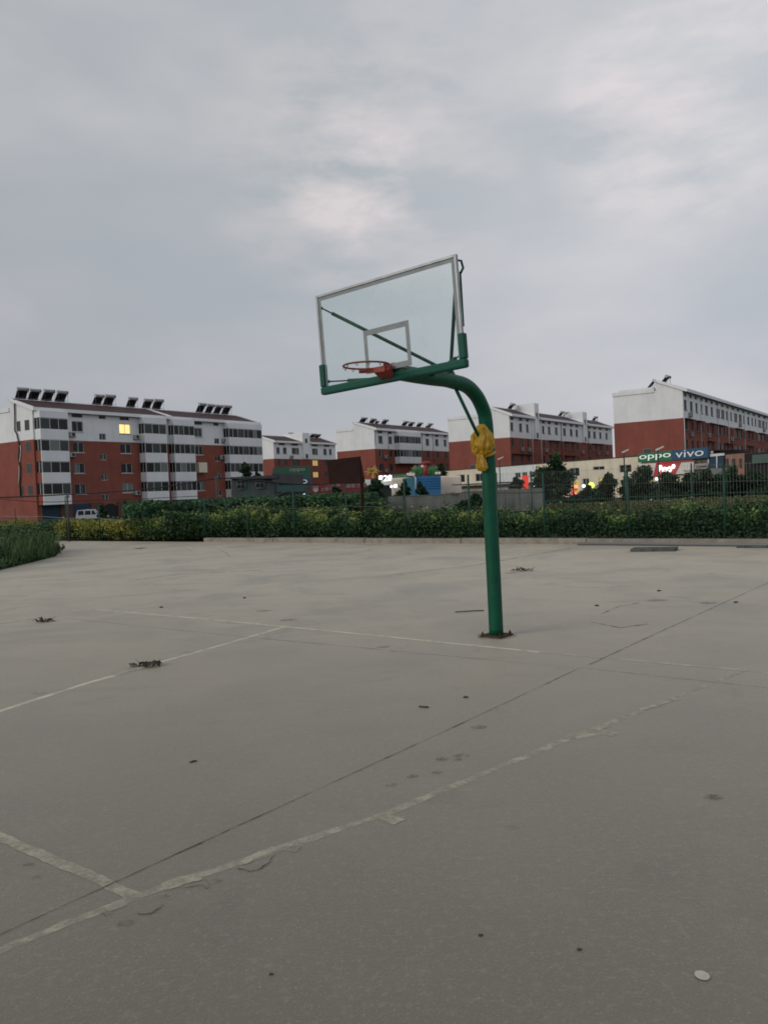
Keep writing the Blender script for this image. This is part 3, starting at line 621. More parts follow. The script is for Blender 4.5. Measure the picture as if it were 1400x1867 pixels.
# old rusty hoop at the far side
old = thing('old_basketball_hoop', 'rusty dark brown board on a thin iron post standing at the fence', 'basketball hoop', kp(8.55, -.15))
ob = kp(8.55, -.15)
P = lambda x, y: hit(x, y, ob + V((0, -.25, 0)), V((.12, 1, 0)).normalized())
b = MB(); q = [P(596, 839), P(655, 832), P(657, 881), P(600, 883)]; b.prism(q, V((.05, .05, 0))); b.build('backboard', M['rustboard'], old, world=True)
b = MB(); b.prism([P(655.5, 833)+V((0, .06, 0)), P(664, 879)+V((0, .35, 0)), P(657, 880)+V((0, .06, 0))], V((.03, .02, 0))); b.build('side_brace', M['rustboard'], old, world=True)
b = MB(); tp = P(656.5, 868)+V((.05, .12, 0)); bt = gnd(662.5, 979); b.tube([V((bt.x, bt.y+.1, 0)), tp, P(652, 845)+V((0, .12, 0))], [.075, .065, .055], 10); b.build('post', M['rust'], old, world=True)
b = MB(); b.box(-.14, .14, -.14, .14, 0, .03, Matrix.Translation((bt.x, bt.y+.1, 0))); b.build('base_plate', M['rust'], old, world=True)

# ------------------------------------------------------------------ apartment blocks
TB = .6037; U1 = V((sin(TB), cos(TB), 0)); U2 = V((-cos(TB), sin(TB), 0)); B_RZ = pi/2 - TB
class Bld:
    def __init__(s, name, label, px, py, L, deep=12.4, rd=4.5, cat='apartment block'):
        d = ray(px, py); s.o = CAM + d*((14.5-EYE)/d.z); s.o.z = 0; s.L = L; s.dp = deep; s.rd = rd
        s.t = thing(name, label, cat, s.o, B_RZ); s.holes = []; s.items = []
    def fx(s, px, py): P = hit(px, py, s.o, U2) - s.o; return P.dot(U1)
    def fxp(s, px, py, yl):            # on a plane pushed out from the facade by -yl
        P = hit(px, py, s.o + U2*yl, U2) - s.o; return P.dot(U1)
    def win(s, x0, x1, z0, z1, g='glassd', fr='frame', kind='window'):
        if x1 < x0: x0, x1 = x1, x0
        s.holes.append((x0, x1, z0, z1)); s.items.append((x0, x1, z0, z1, g, fr, kind))
    def facade(s):
        T = s.t; H = [(x0, x1, z0, z1) for x0, x1, z0, z1 in s.holes]
        for nm, za, zb_, m_ in (('red_wall', 0, 10.42, M['red']), ('white_wall', 10.42, 14.4, M['white'])):
            hs = []
            for (x0, x1, z0, z1) in H:
                if z1 <= za or z0 >= zb_: continue
                hs.append((x0, x1, max(z0, za), min(z1, zb_)))
            xs = sorted({0, s.L} | {v for h_ in hs for v in h_[:2] if 0 < v < s.L}); zs = sorted({za, zb_} | {v for h_ in hs for v in h_[2:] if za < v < zb_})
            b = MB()
            for xa, xb in zip(xs, xs[1:]):
                cx = (xa+xb)/2; run = None
                for z_a, z_b in zip(zs, zs[1:]):
                    cz = (z_a+z_b)/2
                    if any(h_[0] < cx < h_[1] and h_[2] < cz < h_[3] for h_ in hs): 
                        continue
                    b.quad([(xa, 0, z_a), (xb, 0, z_a), (xb, 0, z_b), (xa, 0, z_b)])
            dd = .22
            for (x0, x1, z0, z1) in hs:
                b.quad([(x0, 0, z0), (x0, dd, z0), (x0, dd, z1), (x0, 0, z1)]); b.quad([(x1, 0, z0), (x1, dd, z0), (x1, dd, z1), (x1, 0, z1)])
                b.quad([(x0, 0, z0), (x1, 0, z0), (x1, dd, z0), (x0, dd, z0)]); b.quad([(x0, 0, z1), (x1, 0, z1), (x1, dd, z1), (x0, dd, z1)])
            D = s.dp; rd = s.rd
            if nm == 'red_wall':
                b.quad([(0, 0, 0), (0, D, 0), (0, D, zb_), (0, 0, zb_)]); b.quad([(s.L, 0, 0), (s.L, D, 0), (s.L, D, zb_), (s.L, 0, zb_)]); b.quad([(0, D, 0), (s.L, D, 0), (s.L, D, zb_), (0, D, zb_)])
            else:
                pr = [(0, za), (0, 14.4), (rd, 15.82), (rd+.25, 15.82), (rd+.25, 14.6), (D, 14.6), (D, za)]
                b.quad([(0, y, z) for y, z in pr]); b.quad([(s.L, y, z) for y, z in pr])
                for (ya, z_a), (yb, z_b) in zip(pr[2:], pr[3:]): b.quad([(0, ya, z_a), (s.L, ya, z_a), (s.L, yb, z_b), (0, yb, z_b)])
            b.build(nm, m_, T, norm=False)
        for it in s.items:
            x0, x1, z0, z1, g, fr, kind = it; ww, hh = x1-x0, z1-z0; b = MB(); f = .07; y0, y1 = .10, .16
            b.box(x0, x1, y0, y1, z0, z0+f); b.box(x0, x1, y0, y1, z1-f, z1); b.box(x0, x0+f, y0, y1, z0+f, z1-f); b.box(x1-f, x1, y0, y1, z0+f, z1-f)
            if ww > .75: b.box((x0+x1)/2-f/2, (x0+x1)/2+f/2, y0, y1, z0+f, z1-f)
            if hh > 1.1: b.box(x0-.06, x1+.06, -.09, -.002, z0-.10, z0-.02)
            w_ = b.build(kind, M[fr], T)
            b = MB(); b.quad([(x0+.02, .14, z0+.02), (x1-.02, .14, z0+.02), (x1-.02, .14, z1-.02), (x0+.02, .14, z1-.02)])
            if g in ('glassd', 'glassm') and ww > 1.2 and random.random() < .4:
                q = b.build('pane', M[g], w_); b = MB(); c0 = x0 + ww*random.choice((.1, .55)); b.quad([(c0, .137, z0+.08), (c0+ww*.3, .137, z0+.08), (c0+ww*.3, .137, z1-.08), (c0, .137, z1-.08)]); b.build('curtain', M['glassl' if random.random() < .4 else 'glassm'], w_)
            else: b.build('pane', M[g], w_)
        # backing wall so that no light comes through the openings
        b = MB(); b.quad([(.05, .24, .05), (s.L-.05, .24, .05), (s.L-.05, .24, 14.3), (.05, .24, 14.3)]); b.build('inner_wall', M['darkin'], T)
    def roof(s, segs=None):
        T = s.t; rd = s.rd; segs = segs or [(0, s.L)]
        for (xa, xb) in segs:
            b = MB(); pr = [(-.5, 14.42), (rd+.12, 16.03), (rd+.12, 15.88), (-.5, 14.28)]
            b.prism([(xa+.1, y, z) for y, z in pr], (xb-xa-.2, 0, 0)); b.build('roof', M['tiles'], T)
            b = MB(); b.box(xa-.25, xb+.25, -.66, -.505, 14.02, 14.46)
            for xe in (xa-.25, xb-.02):
                b.prism([(xe, -.50, 14.02), (xe, rd+.25, 15.78), (xe, rd+.25, 16.16), (xe, -.50, 14.52)], (.27, 0, 0))
            b.box(xa-.25, xb+.25, rd+.13, rd+.40, 15.75, 16.12)
            b.build('fascia', M['fascia'], T)
        b = MB(); b.box(-.1, s.L+.1, s.dp-.25, s.dp+.12, 14.3, 14.85); b.box(-.12, .02, rd+.45, s.dp-.3, 14.35, 14.85); b.build('parapet', M['white'], T)
    def balcony(s, x0, x1, floors, side='white', out_=1.25, cap=True, side_low='white'):
        T = s.t
        for k in floors:
            zb_ = 2.0 + 2.78*k; b = MB(); pm = M['white']; sm_ = M['red'] if (side == 'red' and k < 3) else M['white']
            b.box(x0, x1, -out_, -out_+.12, zb_, zb_+1.36, m_=pm)
            b.box(x0, x0+.12, -out_+.121, 0, zb_, zb_+1.36, m_=sm_); b.box(x1-.12, x1, -out_+.121, 0, zb_, zb_+1.36, m_=pm)
            b.box(x0+.13, x1-.13, -out_+.13, -.01, zb_+.02, zb_+.14, m_=pm)
            bal = b.build('balcony', None, T)
            z0, z1 = zb_+1.37, zb_+2.75; b = MB(); f = .08; xs = [x0+.01]; nn_ = max(3, int(round((x1-x0)/1.15)))
            xs = [x0 + (x1-x0)*(j/nn_ + (random.uniform(-.03, .03) if 0 < j < nn_ else 0)) for j in range(nn_+1)]
            for j, x in enumerate(xs):
                xx = min(max(x, x0+f/2), x1-f/2); b.box(xx-f/2, xx+f/2, -out_+.01, -out_+.09, z0, z1)
            b.box(x0+.1, x1-.1, -out_+.02, -out_+.08, z1-.07, z1-.001); b.box(x0, x0+.07, -.62, -.55, z0, z1)
            b.build('window_frame', M['frame'], bal)
            b = MB()
            for xa, xb in zip(xs, xs[1:]):
                g = random.choice(('glassd', 'glassd', 'glassm', 'glassm', 'glassl') if random.random() < .6 else ('glassd', 'glassm'))
                b.quad([(xa, -out_+.05, z0), (xb, -out_+.05, z0), (xb, -out_+.05, z1), (xa, -out_+.05, z1)], M[g])
            b.quad([(x0+.05, -out_+.05, z0), (x0+.05, 0, z0), (x0+.05, 0, z1), (x0+.05, -out_+.05, z1)], M['glassd']); b.quad([(x1-.05, -out_+.05, z0), (x1-.05, 0, z0), (x1-.05, 0, z1), (x1-.05, -out_+.05, z1)], M['glassd'])
            b.build('pane', None, bal)
        if cap:
            b = MB(); b.box(x0-.02, x1+.02, -out_-.02, -.001, 13.12, 14.0); b.build('balcony_top', M['white'], T)
    def ac(s, x, z, y=-.02):
        b = MB(); b.box(x-.42, x+.42, y-.38, y-.02, z, z+.62, m_=M['acbody'], bev=.02)
        o = b.build('air_conditioner', None, s.t)
        b = MB(); b.tube([(x+.08, y-.385, z+.31), (x+.08, y-.395, z+.31)], .24, 14); b.build('fan_grille', M['acdark'], o)
        b = MB(); b.box(x-.4, x-.34, y-.45, y, z-.08, z-.02); b.box(x+.34, x+.4, y-.45, y, z-.08, z-.02); b.build('bracket', M['acdark'], o)
    def pipe(s, x, z0, z1, m_='framed', y=-.06, r=.05):
        b = MB(); b.tube([(x, y, z0), (x, y, z1)], r, 6); b.build('drain_pipe', M[m_], s.t)
    def cage(s, x0, x1, z0, z1):
        b = MB(); y = -.45
        for x in [x0 + (x1-x0)*j/5 for j in range(6)]: b.box(x-.02, x+.02, y-.02, y+.02, z0, z1)
        b.box(x0, x1, y-.022, y+.022, z0-.03, z0+.03); b.box(x0, x1, y-.022, y+.022, z1-.03, z1+.03); b.box(x0, x0+.04, y+.03, -.003, z0-.028, z0+.028); b.box(x1-.04, x1, y+.03, -.003, z1-.028, z1+.028); b.box(x0, x1, y+.03, -.01, z1+.03, z1+.07)
        b.build('window_cage', M['rustcage'], s.t)
    def tower(s, x0, x1, top):
        b = MB(); b.box(x0, x1, -.25, 5.5, 10.42, top); o = b.build('stair_tower', M['white'], s.t)
        for z0, h_ in ((14.3, .95), (10.7, .9)):
            b = MB(); c = (x0+x1)/2; b.box(c-.42, c+.42, -.275, -.26, z0, z0+h_, m_=M['glassm']); b.box(c-.48, c+.48, -.30, -.251, z0-.07, z0-.01, m_=M['framed']); b.build('window', None, o)
ZW = [3.28+2.78*k for k in range(4)]; ZS = [2.30, 5.07, 7.85, 10.63]

# --- block A
A = Bld('apartment_block', 'red and white apartment block with one lit window, its balconies showing above the garages', 58, 742, 41.0, 9.8, 4.6)
def px_(B, x, y, z): return B.fx(x/5+z[0], y/5+z[1])
Z1, Z2, Z3, Z4, Z5, Z6 = (0, 690), (230, 690), (470, 690), (700, 690), (920, 670), (1120, 670)
for k in range(4):
    g = 'lit' if k == 3 else ('glassl' if k == 0 else 'glassd')
    A.win(px_(A, 655, 430, Z1), px_(A, 757, 430, Z1), ZW[k], ZW[k]+1.38, 'glassd'); A.win(px_(A, 1088, 450, Z1), px_(A, 1190, 450, Z1), ZW[k], ZW[k]+1.38, g)
    A.win(px_(A, 905, 520, Z1), px_(A, 965, 520, Z1), ZS[k], ZS[k]+.88, 'glassm')
    A.win(px_(A, 622, 480, Z2), px_(A, 693, 480, Z2), ZW[k], ZW[k]+1.38, 'glassd' if k != 3 else 'glassm'); A.win(px_(A, 805, 560, Z2), px_(A, 850, 560, Z2), ZS[k], ZS[k]+.88, 'glassd')
for (a, c, y, z) in ((390, 460, 290, Z1), (652, 750, 320, Z1), (900, 962, 330, Z1), (1090, 1175, 345, Z1), (1320, 1385, 348, Z1), (440, 490, 360, Z2), (620, 690, 385, Z2), (795, 840, 400, Z2), (935, 990, 395, Z2), (1085, 1140, 405, Z2)):
    A.win(px_(A, a, y, z), px_(A, c, y, z), 13.52, 13.98, 'glassd', 'framed', 'attic_window')
A.facade(); A.roof([(0, px_(A, 372, 340, Z2)), (px_(A, 372, 340, Z2)+.6, 41.0)])
for (xa, xb, fl, sd_) in ((77.5, 128.5, (0, 1, 2, 3), 'red'), (267, 307, (0, 1, 2, 3), 'white'), (320.5, 358, (0, 1, 2, 3), 'white'), (420.5, 480.5, (0, 1, 2, 3), 'white')):
    A.balcony(A.fxp(xa, 860, -1.25), A.fxp(xb, 860, -1.25), fl, sd_)
for (x, y, z, zz) in ((1235, 545, Z1, 10.9), (650, 520, Z1, 10.9), (650, 715, Z1, 8.2), (1245, 1060, Z1, 2.9), (885, 568, Z2, 10.9), (868, 740, Z2, 8.2)): A.ac(px_(A, x, y, z), zz)
# window box with a cream cover
x0, x1 = px_(A, 632, 820, Z2), px_(A, 708, 820, Z2); b = MB(); b.box(x0, x1, -.8, -.01, 6.05, 7.6, bev=.03); b.build('covered_window_box', M['cream'], A.t)
# garages under the block
gx = [(390, 545), (660, 815), (1105, 1290)]
for (a, c) in gx:
    x0, x1 = px_(A, a, 1200, Z1), px_(A, c, 1200, Z1); b = MB(); b.box(x0, x1, -.12, -.01, 0, 2.0)
    n_ = 8
    for j in range(n_): b.box(x0+.05, x1-.05, -.15, -.121, .1+j*.235, .25+j*.235)
    b.build('garage_door', M['garage'], A.t)
for j in range(2, 7):
    x0 = 18 + j*3.7; b = MB(); b.box(x0, x0+3.1, -.12, -.01, 0, 2.0)
    for i in range(8): b.box(x0+.05, x0+3.05, -.15, -.121, .1+i*.235, .25+i*.235)
    b.build('garage_door', M['garage'], A.t)
for (a, c) in ((545, 655), (820, 940), (1070, 1105)):
    x0, x1 = px_(A, a, 1200, Z1), px_(A, c, 1200, Z1); b = MB(); b.box(x0, x1, -.25, -.01, 0, 2.05); b.build('garage_pier', M['pier'], A.t)
x0, x1 = px_(A, 945, 1200, Z1), px_(A, 1070, 1200, Z1); b = MB(); k = 12
b.prism([(x0, -.1, 0), (x1, -.1, 0), (x1, -.1, 1.1)] + [((x0+x1)/2+(x1-x0)/2*cos(pi*j/k), -.1, 1.1+.75*sin(pi*j/k)) for j in range(1, k)] + [(x0, -.1, 1.1)], (0, .09, 0)); b.build('archway', M['darkin'], A.t)
# gable windows (on the end wall x=0)
for (pa, pb, rows) in ((227, 268, (3, 2, 1, 0)), (155, 186, (3, 0))):
    for k in rows:
        P_ = hit(pa/5, 774, A.o, U1)-A.o; Q_ = hit(pb/5, 774, A.o, U1)-A.o; ya, yb = sorted((P_.dot(U2), Q_.dot(U2))); z0 = ZW[k]+.05
        b = MB(); f = .07; b.box(-.05, -.002, ya, yb, z0, z0+f); b.box(-.05, -.002, ya, yb, z0+1.3-f, z0+1.3); b.box(-.05, -.002, ya, ya+f, z0+f, z0+1.3-f); b.box(-.05, -.002, yb-f, yb, z0+f, z0+1.3-f); b.box(-.05, -.002, (ya+yb)/2-.03, (ya+yb)/2+.03, z0+f, z0+1.3-f)
        w_ = b.build('window', M['framed'], A.t); b = MB(); b.box(-.02, -.004, ya+f, yb-f, z0+f, z0+1.3-f); b.build('pane', M['glassm'], w_)
b = MB(); Pg = [hit(x, y, A.o-U1*.15, U1) for x, y in ((26, 727), (27, 755), (27, 785), (31, 792), (35, 812), (34, 835), (37, 855), (36, 880), (38, 905))]; b.tube(Pg, .09, 6); b.build('hanging_cable', M['cable'], A.t, world=True)
b = MB(); Pg = [hit(x, y, A.o-U1*.12, U1) for x, y in ((37, 812), (38, 822), (35, 850), (35, 870), (33, 882))]; b.tube(Pg, .05, 6); b.build('hanging_cable', M['pale'], A.t, world=True)

# --- block B
Bb = Bld('apartment_block', 'farther red and white apartment block with a stair tower, partly behind the first block', 498, 803, 22.6, 9.8, 4.6)
for (a, c) in ((170, 200), (230, 262), (310, 375), (495, 545), (597, 627), (650, 672)):
    for k in range(4):
        g = 'glassm'
        if a == 495 and k in (2, 1): g = 'litdim'
        Bb.win(px_(Bb, a, 655, Z3), px_(Bb, c, 655, Z3), ZW[k], ZW[k]+1.38, g, 'framed')
for (a, c) in ((190, 245), (305, 365), (490, 545), (600, 650)): Bb.win(px_(Bb, a, 583, Z3), px_(Bb, c, 583, Z3), 13.5, 13.98, 'glassd', 'framed', 'attic_window')
Bb.facade(); t0, t1 = px_(Bb, 400, 560, Z3), px_(Bb, 466, 560, Z3)
Bb.roof([(0, t0-.3), (t1+.3, 22.6)]); Bb.tower(t0, t1, 16.6); Bb.ac(px_(Bb, 303, 718, Z3), 10.6)
# --- block C
Cc = Bld('apartment_block', 'red and white apartment block with a glazed balcony stack, right behind the rusty board', 682, 780, 30.0, 9.4, 4.7)
for (a, c, z) in ((1100, 1138, Z3), (1195, 1223, Z3), (380, 410, Z4), (465, 496, Z4), (543, 568, Z4)):
    for k in range(4): Cc.win(px_(Cc, a, 570, z), px_(Cc, c, 570, z), ZW[k], ZW[k]+1.38, 'glassm' if k == 3 else 'glassd', 'framed')
for (a, c, z) in ((1092, 1135, Z3), (1190, 1220, Z3), (1265, 1315, Z3), (1365, 1395, Z3), (215, 245, Z4), (378, 410, Z4), (462, 495, Z4), (541, 568, Z4)): Cc.win(px_(Cc, a, 500, z), px_(Cc, c, 500, z), 13.5, 13.98, 'glassd', 'framed', 'attic_window')
Cc.facade(); Cc.roof(); Cc.balcony(Cc.fxp(728.5, 810, -1.25), Cc.fxp(767.5, 810, -1.25), (2, 3))
Cc.pipe(px_(Cc, 1188, 560, Z3), 4, 14.2); Cc.pipe(px_(Cc, 345, 560, Z4), 4, 14.2); Cc.pipe(px_(Cc, 445, 560, Z4), 8, 14.2); Cc.pipe(.1, 11, 14.0)
for k in (1, 2): Cc.ac(px_(Cc, 1165, 760, Z3), ZW[k]-.3)
# --- block D
Dd = Bld('apartment_block', 'long red and white apartment block with twin stair towers, behind the pole of the hoop', 928, 754, 53.0, 12.2, 3.4)
cols = [(52, 77), (130, 157), (195, 216), (340, 361), (393, 417), (458, 482), (532, 556), (594, 617), (645, 666), (763, 781), (805, 830), (861, 880), (918, 937)]
for (a, c) in cols:
    for k in range(4): Dd.win(px_(Dd, a, 500+.1*a, Z5), px_(Dd, c, 500+.1*a, Z5), ZW[k], ZW[k]+1.38, random.choice(('glassd', 'glassm')), 'framed')
for (a, c) in cols: Dd.win(px_(Dd, a-4, 430+.1*a, Z5), px_(Dd, c+3, 430+.1*a, Z5), 13.46, 13.94, 'glassd', 'framed', 'attic_window')
Dd.facade(); ta0, ta1 = px_(Dd, 262, 440, Z5), px_(Dd, 300, 440, Z5); tb0, tb1 = px_(Dd, 702, 470, Z5), px_(Dd, 738, 470, Z5)
Dd.roof([(0, ta0-.3), (ta1+.3, tb0-.3), (tb1+.3, 53.0)]); Dd.tower(ta0, ta1, 17.0); Dd.tower(tb0, tb1, 16.8)
for (a, c, ks) in ((400, 500, (2, 1)), (535, 640, (2, 1)), (60, 240, (1,)), (790, 890, (2,))):
    for k in ks: Dd.cage(px_(Dd, a, 560, Z5), px_(Dd, c, 560, Z5), ZW[k]-.2, ZW[k]+1.5)
for (a, k) in ((150, 2), (215, 2), (370, 2), (440, 1), (600, 1), (700, 2), (840, 2), (920, 2)): Dd.ac(px_(Dd, a, 560, Z5), ZW[k]-.75)
for a in (245, 325, 510, 755): Dd.pipe(px_(Dd, a, 520, Z5), 3, 13.9, 'rustcage' if a > 500 else 'pale', r=.06)
# --- block E
Ee = Bld('apartment_block', 'nearest corner block with broad blank red and white gable above the shop signs', 1244, 708, 84.0, 9.8, 3.4)
cols = [(635, 660), (690, 714), (740, 759), (786, 804), (828, 852), (879, 899), (928, 962), (973, 1002), (1017, 1033), (1056, 1071), (1091, 1120), (1132, 1160), (1174, 1189), (1211, 1229), (1249, 1262), (1279, 1292), (1309, 1336), (1344, 1369), (1379, 1391), (1410, 1425), (1440, 1455)]
for i, (a, c) in enumerate(cols):
    for k in range(4): Ee.win(px_(Ee, a, 350+.18*(a-635), Z6), px_(Ee, c, 350+.18*(a-635), Z6), ZW[k], ZW[k]+1.38, random.choice(('glassd', 'glassd', 'glassm')), 'framed')
xx = 635
while xx < 1460:
    Ee.win(px_(Ee, xx, 255+.23*(xx-635), Z6), px_(Ee, xx+22, 255+.23*(xx-635), Z6), 13.46, 13.92, 'glassd', 'framed', 'attic_window'); xx += 48
Ee.facade(); Ee.roof()
for (a, c, k) in ((640, 720, 2), (745, 800, 2), (860, 915, 2), (930, 1000, 2), (1095, 1160, 2), (1205, 1262, 2), (1310, 1370, 2), (845, 905, 1), (1000, 1075, 1), (1200, 1260, 1)): Ee.cage(px_(Ee, a, 480, Z6), px_(Ee, c, 480, Z6), ZW[k]-.25, ZW[k]+1.5)
for (a, k, d) in ((682, 3, -.9), (690, 2, -.9), (1135, 3, -.8), (1352, 3, -.8), (850, 2, -.7), (1060, 2, -.8), (1130, 1, -.7)): Ee.ac(px_(Ee, a, 450, Z6), ZW[k]+d)
for a in (785, 940, 1035, 1180): Ee.pipe(px_(Ee, a, 450, Z6), 3, 13.9, 'pale', r=.05)
Ee.pipe(.12, .5, 10.4, 'pale', r=.05)
b = MB(); b.box(.5, 20, -2.6, -.01, 4.9, 5.3); b.build('canopy', M['darkin'], Ee.t)
gp = [hit(x, y, Ee.o, U1)-Ee.o for x, y in ((1127, 716), (1197, 707))]; ya, yb = gp[1].dot(U2), gp[0].dot(U2)
b = MB(); b.box(.2, 14, 4.1, yb, 14.87, 15.15); b.build('roof_parapet', M['white'], Ee.t)
# gable AC / small window on E and D
for B_, x, y, z in ((Ee, 1180, 813, 5.0), (Dd, 862, 845, 4.6)):
    P_ = hit(x, y, B_.o, U1)-B_.o; yl = P_.dot(U2); b = MB(); b.box(-.06, -.003, yl-.6, yl+.6, z, z+1.5, m_=M['framed']); b.box(-.08, -.061, yl-.5, yl+.5, z+.1, z+1.4, m_=M['glassm']); b.build('window', None, B_.t)

# ------------------------------------------------------------------ solar water heaters
def make_heater(scale=1.0):
    t_ = thing('solar_water_heater', 'x', 'solar heater', (0, 0, 0))
    b = MB(); b.tube([(-.80, 0, 1.42), (.80, 0, 1.42)], .20, 14); b.tube([(-.86, 0, 1.42), (-.80, 0, 1.42)], .235, 14); b.tube([(.80, 0, 1.42), (.86, 0, 1.42)], .235, 14); b.build('tank', M['tank'], t_)
    b = MB()
    for j in range(16): x = -.78 + j*.104; b.tube([(x, .12, 1.30), (x, 1.20, -.08)], .040, 6)
    b.prism([(-.82, .16, 1.30), (-.82, 1.24, -.08), (-.82, 1.26, -.06), (-.82, .18, 1.32)], (1.64, 0, 0))
    b.build('tube_panel', M['tubes'], t_)
    b = MB()
    for x in (-.82, .82):
        b.tube([(x, .10, 1.25), (x, 1.24, -.12)], .022, 4); b.tube([(x, -.05, 1.25), (x, -.10, -.35)], .022, 4); b.tube([(x, -.08, .45), (x, .80, .42)], .018, 4)
    b.tube([(-.82, -.09, .1), (.82, -.06, 1.1)], .018, 4); b.box(-.8, .8, .40, .62, .38, .44); b.tube([(-.82, 1.22, -.08), (.82, 1.22, -.08)], .028, 4); b.build('stand', M['steel'], t_)
    return t_
proto = make_heater(); used = [False]
def heater(B_, px, py, label, sc=1.0, dy=0):
    if not used[0]: o = proto; used[0] = True
    else:
        o = proto.copy(); COL.objects.link(o)
        for ch in proto.children: c = ch.copy(); COL.objects.link(c); c.parent = o
    P_ = hit(px, py, B_.o + U2*(B_.rd-.1+dy), U2) - B_.o; xl = P_.dot(U1)
    xl = min(max(xl, .95), B_.L-.95)
    o.location = B_.o + U1*xl + U2*(B_.rd-.1+dy) + V((0, 0, 15.82 if B_ is A else 15.66)); o.rotation_euler = (0, 0, B_RZ + random.uniform(-.10, .10)); k_ = sc*random.uniform(.96, 1.04); o.scale = (k_*.88, k_, k_*1.12) if B_ is A else (k_, k_*1.05, k_*.92)
    o['label'] = label; o['category'] = 'solar heater'; o['group'] = 'solar water heaters on the apartment roofs'
ords = ['first', 'second', 'third', 'fourth', 'fifth', 'sixth', 'seventh', 'eighth', 'ninth']
def cluster(B_, pxs, desc, sc=None):
    for j, x in enumerate(pxs):
        if len(pxs) == 1: lb = f'solar water heater {desc}'
        else: lb = f'{ords[j]} solar water heater of the group {desc}' if len(pxs) > 2 else f"{('left', 'right')[j]} one of two solar water heaters {desc}"
        s_, dy_ = (sc[j] if sc else 1.0), 0
        heater(B_, x, 712+.09*x*0, lb, s_, dy_)
cluster(A, (42, 65, 90, 114), "at the gable end of the lit window block")
cluster(A, (181, 201), 'paired above the lit window')
cluster(A, (242,), "standing alone between two pairs on the lit window block")
cluster(A, (270, 289), "paired beside the roof step of the lit block")
cluster(A, (368, 384, 399, 414), "at the far roof end of the lit block")
cluster(Bb, (527, 551), "left of the farther block's stair tower", (.9, .9))
cluster(Bb, (568, 578, 596, 606), "right of the farther block's stair tower", (.95, .95, .95, .95))
cluster(Cc, (662, 679), "at the gable end behind the rusty board")
cluster(Cc, (686,), "small and low on the roof behind the rusty board", (.7,))
cluster(Cc, (701,), "standing alone on the roof behind the rusty board")
cluster(Cc, (738, 749, 764), "in the trio above the glazed balcony stack")
cluster(Cc, (777,), 'low and small right of the trio above the glazed balcony stack', (.65,))
cluster(Cc, (799,), 'at the far roof end of the block with the glazed balcony stack')
cluster(Dd, (934,), 'at the near roof end just right of the hoop pole')
cluster(Dd, (1024, 1033), "before the second of the twin stair towers")
cluster(Dd, (1053,), "right beside the second of the twin stair towers", (1.05,))
cluster(Dd, (1096, 1109), "at the twin tower block's far end")
heater(Ee, 1218, 695, 'solar water heater on the ridge above the blank corner gable')
heater(Ee, 1194, 704, 'lower solar water heater on the flat roof behind the corner gable ridge', .8, 2.0)

# ------------------------------------------------------------------ text helper
def text_mesh(txt, size, depth=.02, bold=0, sx=1.0):
    cu = bpy.data.curves.new('t', 'FONT'); cu.body = txt; cu.size = size; cu.extrude = depth; cu.offset = bold; cu.align_x = 'CENTER'; cu.align_y = 'CENTER'
    o = bpy.data.objects.new('t', cu); COL.objects.link(o); bpy.context.view_layer.update()
    dg = bpy.context.evaluated_depsgraph_get(); me = bpy.data.meshes.new_from_object(o.evaluated_get(dg))
    COL.objects.unlink(o); bpy.data.objects.remove(o); return me
def lettering(txt, size, m_, parent, P0, P1, P2, name='lettering', fit=True, bold=0):
    """lay text on the rectangle with lower-left P0, lower-right P1, upper-left P2 (world)"""
    me = text_mesh(txt, 1.0, .02, bold); xs = [v.co.x for v in me.vertices]; ys = [v.co.y for v in me.vertices]
    if not xs: return
    x0, x1, y0, y1 = min(xs), max(xs), min(ys), max(ys); ex, ey = P1-P0, P2-P0; nz_ = ex.cross(ey).normalized()
    if nz_.dot(CAM-P0) < 0: nz_ = -nz_
    inv = XF[parent.name].inverted()
    for v in me.vertices:
        u, w_ = (v.co.x-x0)/(x1-x0), (v.co.y-y0)/(y1-y0); v.co = inv @ (P0 + ex*u + ey*w_ + nz_*(.05+v.co.z))
    me.materials.clear(); me.materials.append(m_); me.name = name
    o = bpy.data.objects.new(name, me); COL.objects.link(o); o.parent = parent; return o
def panel(pts, depth, m_, parent, name='panel'):
    nrm = (pts[1]-pts[0]).cross(pts[2]-pts[0]).normalized()
    if nrm.dot(CAM-pts[0]) > 0: nrm = -nrm
    b = MB(); b.prism(pts, nrm*depth); return b.build(name, m_, parent, world=True)

